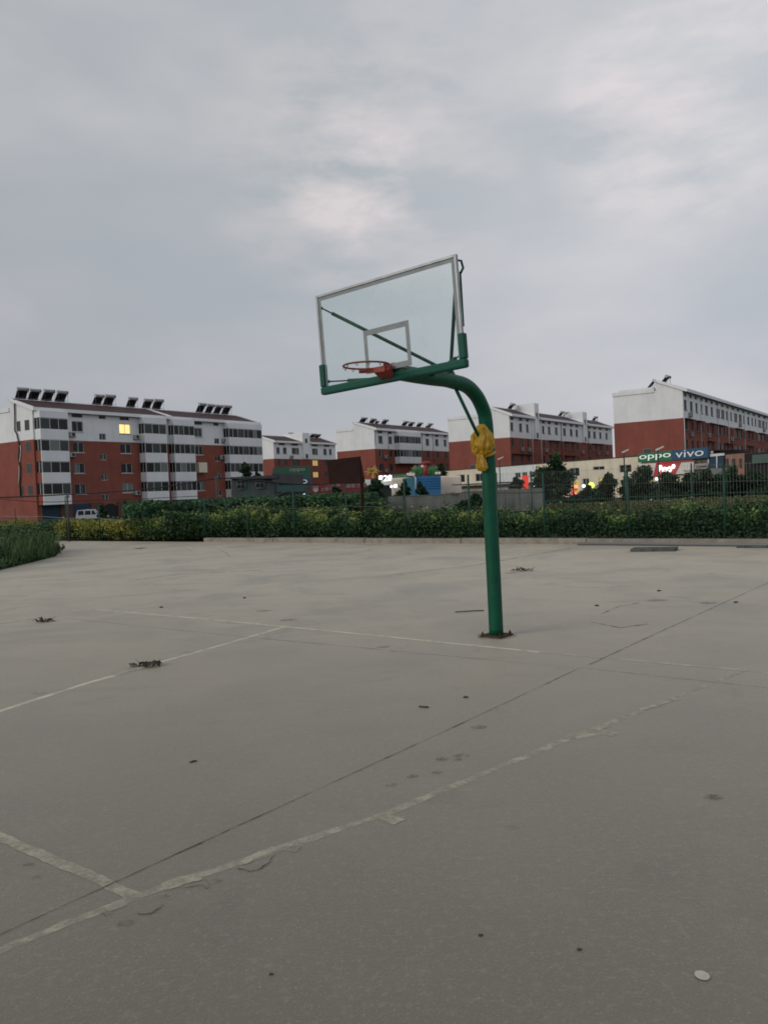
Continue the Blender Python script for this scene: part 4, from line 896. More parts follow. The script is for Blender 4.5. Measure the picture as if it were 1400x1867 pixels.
# ------------------------------------------------------------------ cream shop row with signs
s0, s1 = at(812, 859, 129), at(1300, 826, 87)
s0.z = s1.z = 4.78
SD = (s1-s0).normalized(); SN = V((SD.y, -SD.x, 0)); SL = (s1-s0).length
if SN.y > 0: SN = -SN
SO = V((s0.x, s0.y, 0)); S_RZ = atan2(SD.y, SD.x)
def sh(px, py, out_=0): return hit(px, py, SO + SN*out_, SN)
def shx(px, py): return (sh(px, py)-SO).dot(SD)
shop = thing('shop_building', 'low cream shop row with dark windows running below the apartment blocks', 'shop', SO, S_RZ)
xg = shx(977, 870)
def wall_holes(parent, x0, x1, z0, z1, holes, m_, name='wall', y=0, sgn=1):
    xs = sorted({x0, x1} | {v for h_ in holes for v in h_[:2] if x0 < v < x1}); zs = sorted({z0, z1} | {v for h_ in holes for v in h_[2:4] if z0 < v < z1}); b = MB()
    for xa, xb in zip(xs, xs[1:]):
        for za, zb_ in zip(zs, zs[1:]):
            cx, cz = (xa+xb)/2, (za+zb_)/2
            if not any(h_[0] < cx < h_[1] and h_[2] < cz < h_[3] for h_ in holes): b.quad([(xa, y, za), (xb, y, za), (xb, y, zb_), (xa, y, zb_)])
    for h_ in holes:
        a, c, z_, w_ = h_[:4]; d = .2
        for q in (((a, z_), (a, w_)), ((c, z_), (c, w_)), ((a, z_), (c, z_)), ((a, w_), (c, w_))): b.quad([(q[0][0], y, q[0][1]), (q[1][0], y, q[1][1]), (q[1][0], y+d, q[1][1]), (q[0][0], y+d, q[0][1])])
    w = b.build(name, m_, parent, norm=False)
    for h_ in holes:
        a, c, z_, w_ = h_[:4]; g = h_[4] if len(h_) > 4 else 'glassd'
        b = MB(); f = .06; b.box(a, c, y+.08, y+.13, z_, z_+f); b.box(a, c, y+.08, y+.13, w_-f, w_); b.box(a, a+f, y+.08, y+.13, z_+f, w_-f); b.box(c-f, c, y+.08, y+.13, z_+f, w_-f)
        if c-a > 1: b.box((a+c)/2-f/2, (a+c)/2+f/2, y+.08, y+.13, z_+f, w_-f)
        fr_ = b.build('window', M['frame'], parent); b = MB(); b.quad([(a, y+.12, z_), (c, y+.12, z_), (c, y+.12, w_), (a, y+.12, w_)]); b.build('pane', M[g], fr_)
def wz(px, py): return sh(px, py).z
hl = []
for (a, c, y0, y1) in ((830.5, 847, 866, 880), (866.5, 882, 864, 878)): hl.append((shx(a, 870), shx(c, 870), wz(a, y1), wz(a, y0)))
wall_holes(shop, 0, shx(896, 870), .0, 4.78, hl, M['cream'])
hl = []
for (a, c, y0, y1) in ((939, 949, 862, 872), (952, 961, 861, 871), (965, 974.5, 860, 871)): hl.append((shx(a, 870), shx(c, 870), wz(a, y1), wz(a, y0)))
wall_holes(shop, shx(896, 870)+.003, xg, .0, 4.78, hl, M['pale'], 'pale_wall')
hl = [(xg+.8, xg+1.6, 0.3, 2.4)]
for (a, c, y0, y1) in ((1038, 1056, 853.5, 869), (1081, 1102, 851, 857.5), (1129, 1151, 848, 862)): hl.append((shx(a, 860), shx(c, 860), wz(a, y1), wz(a, y0)))
for (a, c, g) in ((1024, 1034, 'darkin'), (1040, 1056, 'litdim'), (1062, 1074, 'darkin'), (1092, 1112, 'litdim'), (1150, 1165, 'darkin')): hl.append((shx(a, 890), shx(c, 890), .3, 2.5, g))
wall_holes(shop, xg+.003, SL, .0, 4.78, hl, M['cream'], 'cream_wall')
b = MB(); b.box(0, SL, 6, 6.2, 0, 4.7); b.box(-.0, .2, .01, 6, 0, 4.7); b.box(0, SL, -.05, 6.2, 4.785, 4.9); b.build('roof', M['greyroof'], shop)
b = MB(); b.box(-.3, xg, -1.3, -.02, 2.15, 2.32); b.build('awning', M['greyroof'], shop)
b = MB(); b.box(0, xg-5, -.35, -.03, 0, 1.5); b.build('plinth', M['brick_pink'], shop)
for x in (904, ):
    pass
# street lamps against the red gables (arms with white heads)
for (px, py, D, lb) in ((910, 835, 70, 'street lamp with a white head just right of the hoop pole'), (1137, 822, 60, 'street lamp with a pale head above the cream shop roof'), (1199, 817, 50, 'street lamp with a small head over the green phone shop sign')):
    p = at(px, py, D); t_ = thing('street_lamp', lb, 'street lamp', (p.x, p.y, 0), group='street lamps')
    b = MB(); b.tube([(0, 0, 0), (0, 0, p.z-.25), (-.05, 0, p.z-.1)], [.06, .045, .03], 8); b.build('pole', M['pole_grey'], t_)
    b = MB(); b.prism([(-.1, -.07, p.z-.16), (.34, -.07, p.z+.04), (.36, -.07, p.z+.12), (-.12, -.07, p.z-.06)], (0, .15, 0)); b.build('lamp_head', M['pale'], t_)

# sign band on the shop
SG = .5
sg = thing('shop_sign', 'green and blue phone shop sign board reading oppo vivo', 'shop sign', sh(1225, 850, SG))
q = [sh(1163, 843, SG), sh(1225, 839.5, SG), sh(1225, 821, SG), sh(1163, 827.5, SG)]; panel(q, .35, M['signgreen'], sg, 'green_panel')
q2 = [sh(1225.2, 839.5, SG), sh(1290, 834.5, SG), sh(1290, 815, SG), sh(1225.2, 821, SG)]; panel(q2, .35, M['signblue'], sg, 'blue_panel')
lettering('oppo', 1, M['ink_glow'], sg, sh(1166, 841.0, SG), sh(1223, 836.5, SG), sh(1166, 830.5, SG), bold=0)
lettering('vivo', 1, M['ink_w'], sg, sh(1232, 835.0, SG), sh(1283, 830.5, SG), sh(1232, 822.0, SG), bold=0)
s2 = thing('shop_sign', 'white and red shop sign board with blown out glowing letters and a red cross', 'shop sign', sh(1215, 860, .45))
panel([sh(1165, 869, .45), sh(1264, 862.5, .45), sh(1264, 840, .45), sh(1165, 846, .45)], .25, M['signwhite'], s2)
panel([sh(1190, 869.5, .50), sh(1229, 868, .50), sh(1241, 843, .50), sh(1196, 845, .50)], .04, M['signred'], s2, 'red_panel')
panel([sh(1196, 845, .55), sh(1264, 841, .55), sh(1264, 838.5, .55), sh(1196, 842.3, .55)], .04, M['signred'], s2, 'red_stripe')
lettering('Boo', 1, M['glowwhite'], s2, sh(1200, 863, .6), sh(1225, 860.5, .6), sh(1200, 848.5, .6), 'glowing_letters', bold=.045)
lettering('°', 1, M['glowwhite'], s2, sh(1225, 855, .6), sh(1231, 854, .6), sh(1225, 847, .6), 'glowing_letters', bold=.05)
b = MB()
for q in ((1180.5, 1188.5, 851.8, 855.2), (1183, 1186, 848.5, 858.5)): b.prism([sh(q[0], q[3], .5), sh(q[1], q[3]-.3, .5), sh(q[1], q[2]-.3, .5), sh(q[0], q[2], .5)], SN*.05)
b.build('red_cross', M['ink_r'], s2, world=True)
lettering('Conrnea', 1, M['ink_dim'], s2, sh(1175, 862, .5), sh(1189, 861.3, .5), sh(1175, 860, .5))
lettering('TEL:8F', 1, M['ink_d'], s2, sh(1245, 859.5, .5), sh(1262, 858.7, .5), sh(1245, 857.4, .5))
# beside it: the shopfronts to the right
n0 = sh(1264, 860)
f2 = thing('shop_building', 'dark shopfront with glass windows and a small white sign, right of the phone shop', 'shop', V((n0.x, n0.y, 0)), S_RZ)
def g2(px, py, out_=0): return hit(px, py, V((n0.x, n0.y, 0)) + SN*out_, SN)
panel([g2(1264, 905), g2(1322, 903), g2(1322, 823), g2(1264, 829)], 4, M['darkin'], f2, 'wall')
panel([g2(1291, 833, .1), g2(1320, 830, .1), g2(1320, 826, .1), g2(1291, 828, .1)], .1, M['pale'], f2, 'lintel')
for a, c in ((1293, 1305), (1308, 1319)): panel([g2(a, 852, .1), g2(c, 851.4, .1), g2(c, 832.5, .1), g2(a, 833, .1)], .06, M['garage'], f2, 'window')
panel([g2(1290, 852, .12), g2(1292, 852, .12), g2(1292, 829, .12), g2(1290, 829, .12)], .1, M['pale'], f2, 'pillar'); panel([g2(1305.5, 853, .12), g2(1307.3, 853, .12), g2(1307.3, 831, .12), g2(1305.5, 831, .12)], .1, M['pale'], f2, 'pillar')
panel([g2(1292, 866, .1), g2(1316, 865, .1), g2(1316, 853, .1), g2(1292, 854, .1)], .06, M['glassl'], f2, 'shop_window')
s3 = thing('shop_sign', 'small white sign board with dark characters beside the phone shop', 'shop sign', g2(1278, 855, .4))
panel([g2(1266, 855.5, .4), g2(1290, 854.5, .4), g2(1290, 844, .4), g2(1266, 846, .4)], .12, M['ink_dim'], s3); lettering('口24中', 1, M['ink_d'], s3, g2(1270, 853.5, .45), g2(1288, 852.5, .45), g2(1270, 848, .45))
panel([g2(1268, 868, .4), g2(1284, 867, .4), g2(1284, 857, .4), g2(1268, 858, .4)], .1, M['glassm'], s3, 'poster')
n1_ = g2(1322, 860)
f3 = thing('shop_building', 'pinkish brown rendered shop with narrow windows at the foot of the corner block', 'shop', V((n1_.x, n1_.y, 0)), S_RZ)
panel([g2(1322.5, 905), g2(1357, 902), g2(1357, 826), g2(1322.5, 829)], 5, M['brick_pink'], f3, 'wall')
for a, c in ((1322.8, 1327), (1334, 1339), (1347, 1351)):
    panel([g2(a, 853, .1), g2(c, 852.6, .1), g2(c, 836, .1), g2(a, 836.4, .1)], .05, M['glassm'], f3, 'window')
f4 = thing('shop_building', 'shadowy shed with a pale green tarpaulin roof edge at the far right', 'shed', V((n1_.x, n1_.y, 0)) + SD*4, S_RZ)
panel([g2(1357.5, 905), g2(1430, 901), g2(1430, 822), g2(1357.5, 827)], 4, M['darkin'], f4, 'wall'); panel([g2(1371, 845, .3), g2(1430, 841, .3), g2(1430, 826, .3), g2(1371, 829, .3)], .1, mat('grey_green_tarpaulin', (.07, .12, .105), .7, noise_amt=.3, noise_scale=.8), f4, 'tarpaulin')

# red glowing pillar and lamps in front of the shop
def lampbox(name, label, cat, quad_, D, m_, depth=.3, group=None):
    P_ = [at(x, y, D) for x, y in quad_]; t_ = thing(name, label, cat, (P_[0].x, P_[0].y, 0), group=group)
    panel(P_, depth, m_, t_, 'lit_face'); bt_ = (P_[0]+P_[1])/2
    b = MB(); b.tube([V((bt_.x, bt_.y+depth/2, -.05)), V((bt_.x, bt_.y+depth/2, bt_.z))], .05, 6); b.build('stand', M['steel'], t_, world=True); return t_
t_ = lampbox('light_box', 'tall red glowing light box beside a small dark tree', 'light box', ((955, 893.5), (963, 893), (963.5, 866.5), (952.5, 867)), 84, M['lampred'], .5)
def lamp(px, py, r, D, label, m_, squash=1.0):
    P_ = at(px, py, D); t_ = thing('shop_lamp', label, 'lamp', (P_.x, P_.y, 0), group='lit lamps along the shop fronts')
    b = MB(); R_ = r/FPX*D; b.ball(P_, R_, sc=(1, .5, squash)); b.build('bulb', m_, t_, world=True)
    b = MB(); b.tube([V((P_.x, P_.y+R_*.5, -.05)), V((P_.x, P_.y+R_*.5, P_.z))], .04, 6); b.build('post', M['steel'], t_, world=True)
for a in ((973.8, 886, 2.9, 80, 'square white lamp right of the red glowing light box', 'lampwhite'), (1078, 885, 6, 78, 'lime green glowing lamp among the shop front bushes', 'lampgreen'), (1064, 886, 3, 78, 'white lamp just left of the lime green one', 'lampwhite'),
          (1186, 888.5, 4.2, 70, 'round white lamp in the tree below the red cross sign', 'lampwhite'), (1190.3, 881.8, 1.8, 70, 'tiny white lamp above the round one in the tree', 'lampwhite'), (1206.5, 892, 3.2, 70, 'white lamp between the trees below the glowing letters', 'lampwhite'), (1197, 873, 2.8, 74, 'white lamp right under the red sign panel', 'lampwhite'),
          (1026.5, 903, 3.2, 76, 'orange lamp low at the shop entrance beside the big dark tree', 'lamporange'), (1027.5, 911, 2.2, 76, 'small white lamp under the orange one', 'lampwhite'), (721, 886, 3.6, 82, 'bright white lamp below the glowing numerals', 'lampwhite'), (713.5, 887, 2.4, 82, 'small white lamp left of the bright one below the numerals', 'lampwhite'),
          (1084.5, 911, 1.8, 76, 'small peach lamp at the foot of the bushes', 'lamporange'), (1084, 917, 1.6, 76, 'tiny white lamp at the foot of the bushes', 'lampwhite'), (554.5, 901.5, 1.9, 70, 'tiny white lamp above the green bank before the blue sign', 'lampwhite'), (615.5, 897.5, 1.8, 70, 'tiny white lamp on the bank under the rusty board', 'lampwhite'), (1062, 902.5, 2, 76, 'small white lamp inside the shop entrance', 'lampwhite')):
    lamp(a[0], a[1], a[2], a[3], a[4], M[a[5]])
t_ = thing('market_stall', 'red and orange lit stall with a white counter, seen between the dark bushes', 'market stall', at(1047, 912, 77)); D = 77
for (q, m_, nm) in ((((1040, 890), (1054, 889.5), (1053, 884), (1043, 884.5)), 'lamporange', 'canopy'), (((1043, 895), (1052.5, 894.5), (1053, 890.5), (1043, 891)), 'lampred', 'banner'), (((1041, 910), (1048, 909.5), (1048, 896), (1044, 896)), 'lampred', 'curtain'), (((1048.5, 909), (1053, 908.5), (1052, 897), (1049, 897)), 'lamporange', 'back_panel'), (((1040, 914), (1052, 913.5), (1052, 910.5), (1040, 911)), 'glowwhite', 'counter')):
    panel([at(x, y, D) for x, y in q], .4, M[m_], t_, nm)
t_ = thing('lit_numerals', 'glowing white numerals 28 with a square block beside them above dark shop', 'shop sign', at(705, 875, 95)); D = 95
panel([at(690.5, 874, D), at(697.5, 873.7, D), at(697.5, 867, D), at(690.5, 867.3, D)], .2, M['glowwhite'], t_, 'lit_block')
lettering('28', 1, M['glowwhite'], t_, at(699, 877.3, D), at(714.5, 876.3, D), at(699, 866.7, D), 'glowing_numerals', bold=.025)
panel([at(664, 886, D+1), at(716, 884, D+1), at(716, 876, D+1), at(664, 874, D+1)], .3, M['pale'], t_, 'fascia_board')
t_ = thing('shop_building', 'dark low shop under the glowing numerals', 'shop', at(700, 900, 97)); panel([at(662, 915, 97), at(745, 912, 97), at(745, 866, 97), at(662, 878, 97)], 5, M['greyhouse'], t_, 'wall')
t_ = thing('shop_sign', 'dark green sign with small pale characters left of the blue stall', 'shop sign', at(733, 870, 94)); panel([at(715, 875, 94), at(745, 874, 94), at(745, 863, 94), at(715, 865, 94)], .3, M['signgreen'], t_); lettering('户本口回', 1, M['ink_dim'], t_, at(716.5, 872.5, 93.8), at(741, 871.5, 93.8), at(716.5, 867, 93.8))

# billboards at left centre
t_ = thing('billboard', 'back-street green over blue billboard reading oppo vivo, partly hidden by a grey shed', 'billboard', at(530, 880, 92)); D = 92
panel([at(497, 873, D), at(566, 871, D), at(566, 849.5, D), at(530, 850.5, D), at(497, 854, D)], .3, mat('dark_sign_green', (.008, .07, .042), .6), t_, 'green_panel')
panel([at(497, 888.5, D), at(566.5, 887, D), at(566.5, 871.3, D), at(497, 873.3, D)], .3, mat('dark_sign_blue', (.01, .04, .095), .6), t_, 'blue_panel')
for (p, q) in (((494, 900), (494, 880)), ((567, 900), (567, 880))):
    pass
b = MB(); b.tube([at(505, 888, D+.5), V((at(505, 888, D+.5).x, D+.5, 0))], .1, 6); b.tube([at(560, 888, D+.5), V((at(560, 888, D+.5).x, D+.5, 0))], .1, 6); b.build('post', M['steel'], t_, world=True)
lettering('oppo', 1, M['ink_dim'], t_, at(528, 861.5, D), at(556, 860.5, D), at(528, 854.5, D)); lettering('vivo', 1, M['ink_w'], t_, at(520, 882, D), at(560.5, 881.5, D), at(520, 872, D))
t_ = thing('restaurant_sign', 'dark red restaurant sign with pale characters and a round emblem', 'shop sign', at(610, 890, 90)); D = 90
panel([at(561, 902, D), at(668, 898, D), at(668, 880.5, D), at(561, 885, D)], .3, M['signdred'], t_)
b = MB(); c = at(575.5, 892.5, D-.1); b.tube([c, c+V((0, .08, 0))], .30, 18); c2 = at(573, 888.5, D-.1); b.tube([c2, c2+V((0, .08, 0))], .12, 10); c2 = at(578, 888.3, D-.1); b.tube([c2, c2+V((0, .08, 0))], .12, 10); b.build('emblem', M['ink_dim'], t_, world=True)
lettering('土郡巾', 1, M['ink_dim'], t_, at(585, 895.3, D), at(607, 894.4, D), at(585, 889, D)); lettering('一品烧', 1, M['ink_dim'], t_, at(595, 888.2, D), at(621, 887.0, D), at(595, 884.2, D)); lettering('福星之家', 1, M['ink_dim'], t_, at(630, 889.5, D), at(667, 888, D), at(630, 883, D))
t_ = thing('shop_building', 'dark brick shop behind the red restaurant sign', 'shop', at(610, 900, 93)); panel([at(556, 915, 93), at(668, 912, 93), at(668, 884, 93), at(556, 886, 93)], 5, M['pier'], t_, 'wall')

# grey cement house between block A and the billboard
D = 74
t_ = thing('grey_house', 'low grey cement house with cross framed windows and plants on its roof', 'house', V((at(455, 900, D).x, D, 0)))
P_ = lambda x, y, d=0: at(x, y, D+d)
panel([P_(422, 945), P_(500, 941), P_(500, 869), P_(422, 872)], 7, M['greyhouse'], t_, 'wall'); panel([P_(500.3, 941, 4), P_(556, 938, 4), P_(556, 882, 4), P_(500.3, 880, 4)], 6, M['greyhouse'], t_, 'rear_wall')
panel([P_(420, 873.5, -.4), P_(505, 872, -.4), P_(505, 866, -.4), P_(420, 870, -.4)], 8.4, M['greyroof'], t_, 'roof'); panel([P_(496, 880, -.3), P_(552, 884, -.3), P_(552, 866, -.3), P_(496, 862, -.3)], .4, M['greyroof'], t_, 'shed_roof')
for (x0, x1, y0, y1) in ((432.5, 447, 877, 892), (467, 482, 875, 890)):
    q = panel([P_(x0, y1, -.06), P_(x1, y1-.4, -.06), P_(x1, y0-.4, -.06), P_(x0, y0, -.06)], .05, M['darkin'], t_, 'window')
    b = MB(); xm, ym = (x0+x1)/2, (y0+y1)/2; e_ = P_
    b.tube([e_(xm, y0, -.1), e_(xm, y1, -.1)], .03, 4); b.tube([e_(x0, ym+.2-2, -.1), e_(x1, ym-.2-2, -.1)], .03, 4)
    for pq in (((x0, y0), (x1, y0)), ((x0, y1), (x1, y1)), ((x0, y0), (x0, y1)), ((x1, y0), (x1, y1))): b.tube([e_(*pq[0], -.1), e_(*pq[1], -.1)], .035, 4)
    fr_ = b.build('window_frame', M['glassl'], t_, world=True)
panel([P_(505, 897, -.5), P_(556, 896, -.5), P_(556, 884, -.5), P_(505, 885, -.5)], .3, M['teal'], t_, 'teal_panel').data.materials[0] = mat('faded_teal_sheet', (.018, .055, .058), .7)

# blue sheet stall with inflatables
D = 88
t_ = thing('blue_stall', 'bright blue sheet metal stall with a teal side beyond the grey wall', 'stall', V((at(770, 900, D).x, D, 0)))
b = MB(); q = [at(758.5, 910, D), at(804, 908, D), at(803.5, 867, D), at(758, 868.5, D)]; panel(q, 3.5, M['blue'], t_, 'front_wall')
for y in (873, 877.5, 882, 886.5, 891): b.tube([at(759, y, D-.05), at(803.5, y-1, D-.05)], .03, 4)
b.build('rib', M['blue'], t_, world=True); panel([at(738, 907, D+1), at(757.5, 907, D+.1), at(757, 869.5, D+.1), at(738, 871.5, D+1)], .2, M['teal'], t_, 'side_wall')
b = MB(); pts = [at(758+1.5*cos(a*pi/10)-(1.5), 869+0, D-.3) for a in range(2)]; b.tube([at(757.5, 892, D-.2), at(757.8, 872, D-.2), at(754, 867, D-.2), at(744, 866, D-.2)], .08, 6); b.build('frame_pipe', M['pale'], t_, world=True)
D = 93
t_ = thing('inflatable_playground', 'colourful inflatable playground with red pillar and green leaves above the blue stall', 'inflatable', V((at(775, 900, D).x, D, 0)))
b = MB(); c = at(776, 866, D); b.box(-4, 4, -1.2, 1.2, 0, c.z-.2, Matrix.Translation((c.x, D+.5, 0)), bev=.2); b.build('base', M['inf_white'], t_, world=True)
b = MB(); b.tube([at(776, 868, D), at(776, 846, D)], [.42, .30], 14); b.ball(at(776, 844.5, D), .42, sc=(1.5, 1, .6)); b.build('pillar', M['inf_red'], t_, world=True)
for cx, sgn in ((762, 1), (787, -1)):
    for j in range(6):
        an = radians(20+28*j); b = MB(); p = at(cx, 866, D); q = p + V((cos(an)*1.1, 0, sin(an)*1.2)); b.tube([p, p.lerp(q, .5)+V((0, -.1, .12)), q], [.14, .24, .04], 8); b.build('leaf', M['inf_green'], t_, world=True)
for cx in (757, 761, 787, 792):
    b = MB(); p = at(cx, 856, D); b.tube([p, at(cx+(-3 if cx < 770 else 3), 849, D)], [.10, .03], 8); b.build('petal', M['inf_yellow'], t_, world=True)
for cx, cy in ((770, 850.5), (796, 863), (801, 863), (749, 864), (744, 865), (754, 865)):
    b = MB(); b.ball(at(cx, cy, D-1.3), .19); b.build('ball', M['inf_white'], t_, world=True)
D = 90
t_ = thing('artificial_palm', 'yellow artificial palm with spiky fronds in front of the red wall', 'artificial palm', V((at(679, 900, D).x, D, 0)))
b = MB(); b.tube([at(680, 905, D), at(680, 860, D)], .12, 8); b.build('trunk', M['inf_yellow'], t_, world=True)
c = at(680, 862, D)
for j in range(15):
    an = radians(-25 + 230*j/14); L_ = .55+.45*random.random(); b = MB(); q = c + V((cos(an)*L_*1.15, random.uniform(-.3, .3), sin(an)*L_)); b.tube([c, c.lerp(q, .6)+V((0, 0, .07)), q], [.07, .09, .015], 6); b.build('frond', M['inf_yellow'], t_, world=True)

# pink umbrellas far right
for (px, py, r, D, lb, m_) in ((1308, 880, 6, 62, 'pink umbrella over dark bushes before the shops', 'pink'), (1327, 882, 4, 62, 'smaller dusky pink umbrella right of the bright pink one', 'brick_pink'), (1358, 885, 2.6, 62, 'little dusky pink umbrella nearest the right edge', 'brick_pink')):
    P_ = at(px, py, D); R_ = r/FPX*D*1.15; t_ = thing('market_umbrella', lb, 'umbrella', (P_.x, P_.y, 0), group='umbrellas before the shops')
    b = MB(); k = 10; top = b.bm.verts.new(P_+V((0, 0, R_*.8))); ringv = [b.bm.verts.new(P_+V((cos(2*pi*j/k)*R_, sin(2*pi*j/k)*R_, 0))) for j in range(k)]
    for j in range(k): b.bm.faces.new((top, ringv[j], ringv[(j+1) % k]))
    b.build('canopy', M[m_], t_, world=True); b = MB(); b.tube([V((P_.x, P_.y, 0)), P_+V((0, 0, R_*.75))], .03, 6); b.build('pole', M['steel'], t_, world=True)

# grey block wall beyond the hedge
w0, w1, w2 = at(707, 905, 47), at(985, 897, 45), at(1010, 897, 44.8); D = 46
wl = thing('block_wall', 'long grey concrete block wall with dark upright gaps beyond the hedge', 'wall', V((w0.x, w0.y, 0)))
xs = [707, 735, 790, 848, 921, 947, 973, 992]
for a, c in zip(xs, xs[1:]):
    u = (a-707)/300; zt = at(a+5, 905-(a-707)*.045 - (3 if a > 840 else 0), 47-2*u).z
    P0, P1 = at(a+.4, 905, 47-2*u), at(c-.4, 905, 47-2*(c-707)/300); b = MB()
    b.prism([V((P0.x, P0.y, -.05)), V((P1.x, P1.y, -.05)), V((P1.x, P1.y, zt)), V((P0.x, P0.y, zt))], (0, .2, 0)); b.build('wall_panel', M['concrete_g'], wl, world=True)
b = MB()
for a, c, dz in ((845, 870, .2), (880, 905, .18), (930, 944, .2), (812, 830, .14), (960, 972, .15)):
    P0, P1 = at(a, 898, 46.5), at(c, 898, 46); b.prism([V((P0.x, P0.y, 1.55)), V((P1.x, P1.y, 1.5)), V((P1.x, P1.y, 1.5+dz)), V((P0.x, P0.y, 1.55+dz*.8))], (0, .3, 0))
b.build('coping_stone', M['concrete_g'], wl, world=True)

# guard rail on the right
t_ = thing('guard_rail', 'low white guard rail in front of the dark trees', 'guard rail', V((at(1240, 915, 55).x, 55, 0)))
b = MB(); b.tube([at(1182, 913.5, 56), at(1294, 911.5, 54)], .05, 6); b.build('rail', M['pale'], t_, world=True)
for x in (1187, 1232, 1260, 1292):
    b = MB(); p = at(x, 913, 55.3); b.tube([V((p.x, p.y, -.05)), V((p.x, p.y, p.z+.12))], .04, 6); b.build('post', M['pale'], t_, world=True)

# white parked vehicle by the garages
D = 72
cc = V((at(168, 950, D).x, D, 0))
car = thing('parked_van', 'small white van parked in front of the blue garage doors', 'van', cc, .25)
b = MB(); prof = [(-1.25, .35), (-1.25, .95), (-1.12, 1.35), (-.35, 1.40), (.25, 1.38), (.62, .98), (1.35, .82), (1.5, .35)]
b.prism([(x, -.72, z) for x, z in prof], (0, 1.44, 0)); b.build('body', M['carwhite'], car)
for x0, x1, zz in ((-1.08, -.60, .12), (-.50, -.02, .12), (.06, .42, .06)):
    b = MB(); b.prism([(x0, -.735, .93), (x1, -.735, .93), (x1-(.18 if x0 > 0 else .02), -.735, 1.28), (x0+.03, -.735, 1.28)], (0, .012, 0)); b.build('window', M['glassd'], car)
for x in (-.8, .95):
    b = MB(); b.tube([(x, -.76, .3), (x, -.56, .3)], .3, 16); wh = b.build('wheel', M['rubber'], car); b = MB(); b.tube([(x, -.775, .3), (x, -.762, .3)], .16, 12); b.build('rim', M['frame'], wh)
    b = MB(); b.tube([(x, .56, .3), (x, .76, .3)], .3, 16); b.build('wheel', M['rubber'], car)
b = MB(); b.box(1.45, 1.51, -.6, -.4, .6, .72); b.build('headlight', M['glassl'], car)

# overhead cables and their poles
def cable(name, label, pts, r):
    P_ = [at(*p) for p in pts]; L = []
    for i in range(len(P_)-1):
        for k in range(6): L.append(P_[i].lerp(P_[i+1], k/6))
    L.append(P_[-1]); L2 = [sum((L[max(0, min(len(L)-1, j+d))] for d in range(-4, 5)), V((0, 0, 0)))/9 for j in range(len(L))]; b = MB(); b.tube(L2, r, 6); return tag(b.build(name, M['cable']), label, 'cable', 'overhead cables')
cable('overhead_cable', 'thick black cable sagging across the red block above the hedge', [(-30, 906, 40), (0, 907.5, 40), (60, 905, 41), (130, 901, 42), (250, 894.5, 42), (330, 884, 42), (392, 871, 42), (420, 872, 43), (500, 880, 45), (560, 884, 47), (600, 883, 48)], .035)
cable('overhead_cable', 'second thinner cable drooping lower across the red block', [(-30, 907, 39.5), (0, 909, 39.5), (80, 917.5, 40), (131, 913, 41), (200, 912, 42), (310, 907, 42), (392, 903, 42)], .018)
cable('overhead_cable', 'dark line rising toward the pole right of the hoop above grey wall', [(818, 884, 38), (857, 883.5, 32), (900, 880, 31), (960, 879, 31)], .03)
for (px, py, D, lb) in ((394, 868, 42, 'thin weathered utility pole carrying the sagging cable before the red wall'), (122, 903, 40.5, 'short dark pole with a small insulator at the yellow shrubs')):
    p = at(px, py, D); t_ = thing('utility_pole', lb, 'utility pole', (p.x, p.y, 0), group='utility poles')
    b = MB(); b.tube([(0, 0, 0), (.01, 0, p.z)], [.06, .045], 8); b.build('post', M['pole_grey'], t_); b = MB(); b.box(-.12, .12, -.03, .03, p.z-.12, p.z-.06); b.tube([(.06, 0, p.z-.06), (.06, 0, p.z+.05)], .03, 6); b.build('insulator', M['steel'], t_)

# ------------------------------------------------------------------ foliage
def leaves(name, pts, size, m_, tone_fn, seed=1, flat=0, aspect=1.7, parent=None):
    """pts: (point, tone) list; many small leaf faces, two triangles folded"""
    rnd = random.Random(seed); vs_, fs_, tn = [], [], []
    for p, tv in pts:
        a = V((rnd.gauss(0, 1), rnd.gauss(0, 1), rnd.gauss(0, .7))).normalized(); u = V((rnd.gauss(0, 1), rnd.gauss(0, 1), rnd.gauss(0, 1))); c = a.cross(u).normalized(); s = size*rnd.uniform(.6, 1.35)
        k = len(vs_); A_p, B_p = p + a*s*aspect*.5, p - a*s*aspect*.5
        vs_ += [tuple(A_p), tuple(p + c*s*.5), tuple(B_p), tuple(p - c*s*.5)]; fs_.append((k, k+1, k+2, k+3)); tn.append(min(1, max(0, tv)))
    me = bpy.data.meshes.new(name); me.from_pydata(vs_, [], fs_); me.materials.append(m_)
    at_ = me.attributes.new('tone', 'FLOAT', 'FACE'); at_.data.foreach_set('value', tn)
    o = bpy.data.objects.new(name, me); COL.objects.link(o)
    if parent is not None:
        me.transform(XF[parent.name].inverted()); o.parent = parent
    return o
def clumpy(cen, rad, n, rnd, tone0=.3, up=.5, sub=None):
    """leaf points gathered in clumps inside an ellipsoid"""
    out_ = []; cl = []
    for i in range(sub or max(5, n//60)):
        while True:
            d = V((rnd.uniform(-1, 1), rnd.uniform(-1, 1), rnd.uniform(-1, 1)))
            if .25 < d.length < 1: break
        cl.append((cen + V((d.x*rad[0], d.y*rad[1], d.z*rad[2])), rnd.uniform(.16, .36), rnd.uniform(-.25, .25), d.z))
    for i in range(n):
        c, r, tt, dz = rnd.choice(cl); q = c + V((rnd.gauss(0, 1)*r*rad[0], rnd.gauss(0, 1)*r*rad[1], rnd.gauss(0, 1)*r*rad[2]*.8))
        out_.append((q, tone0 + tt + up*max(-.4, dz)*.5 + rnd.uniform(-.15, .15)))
    return out_

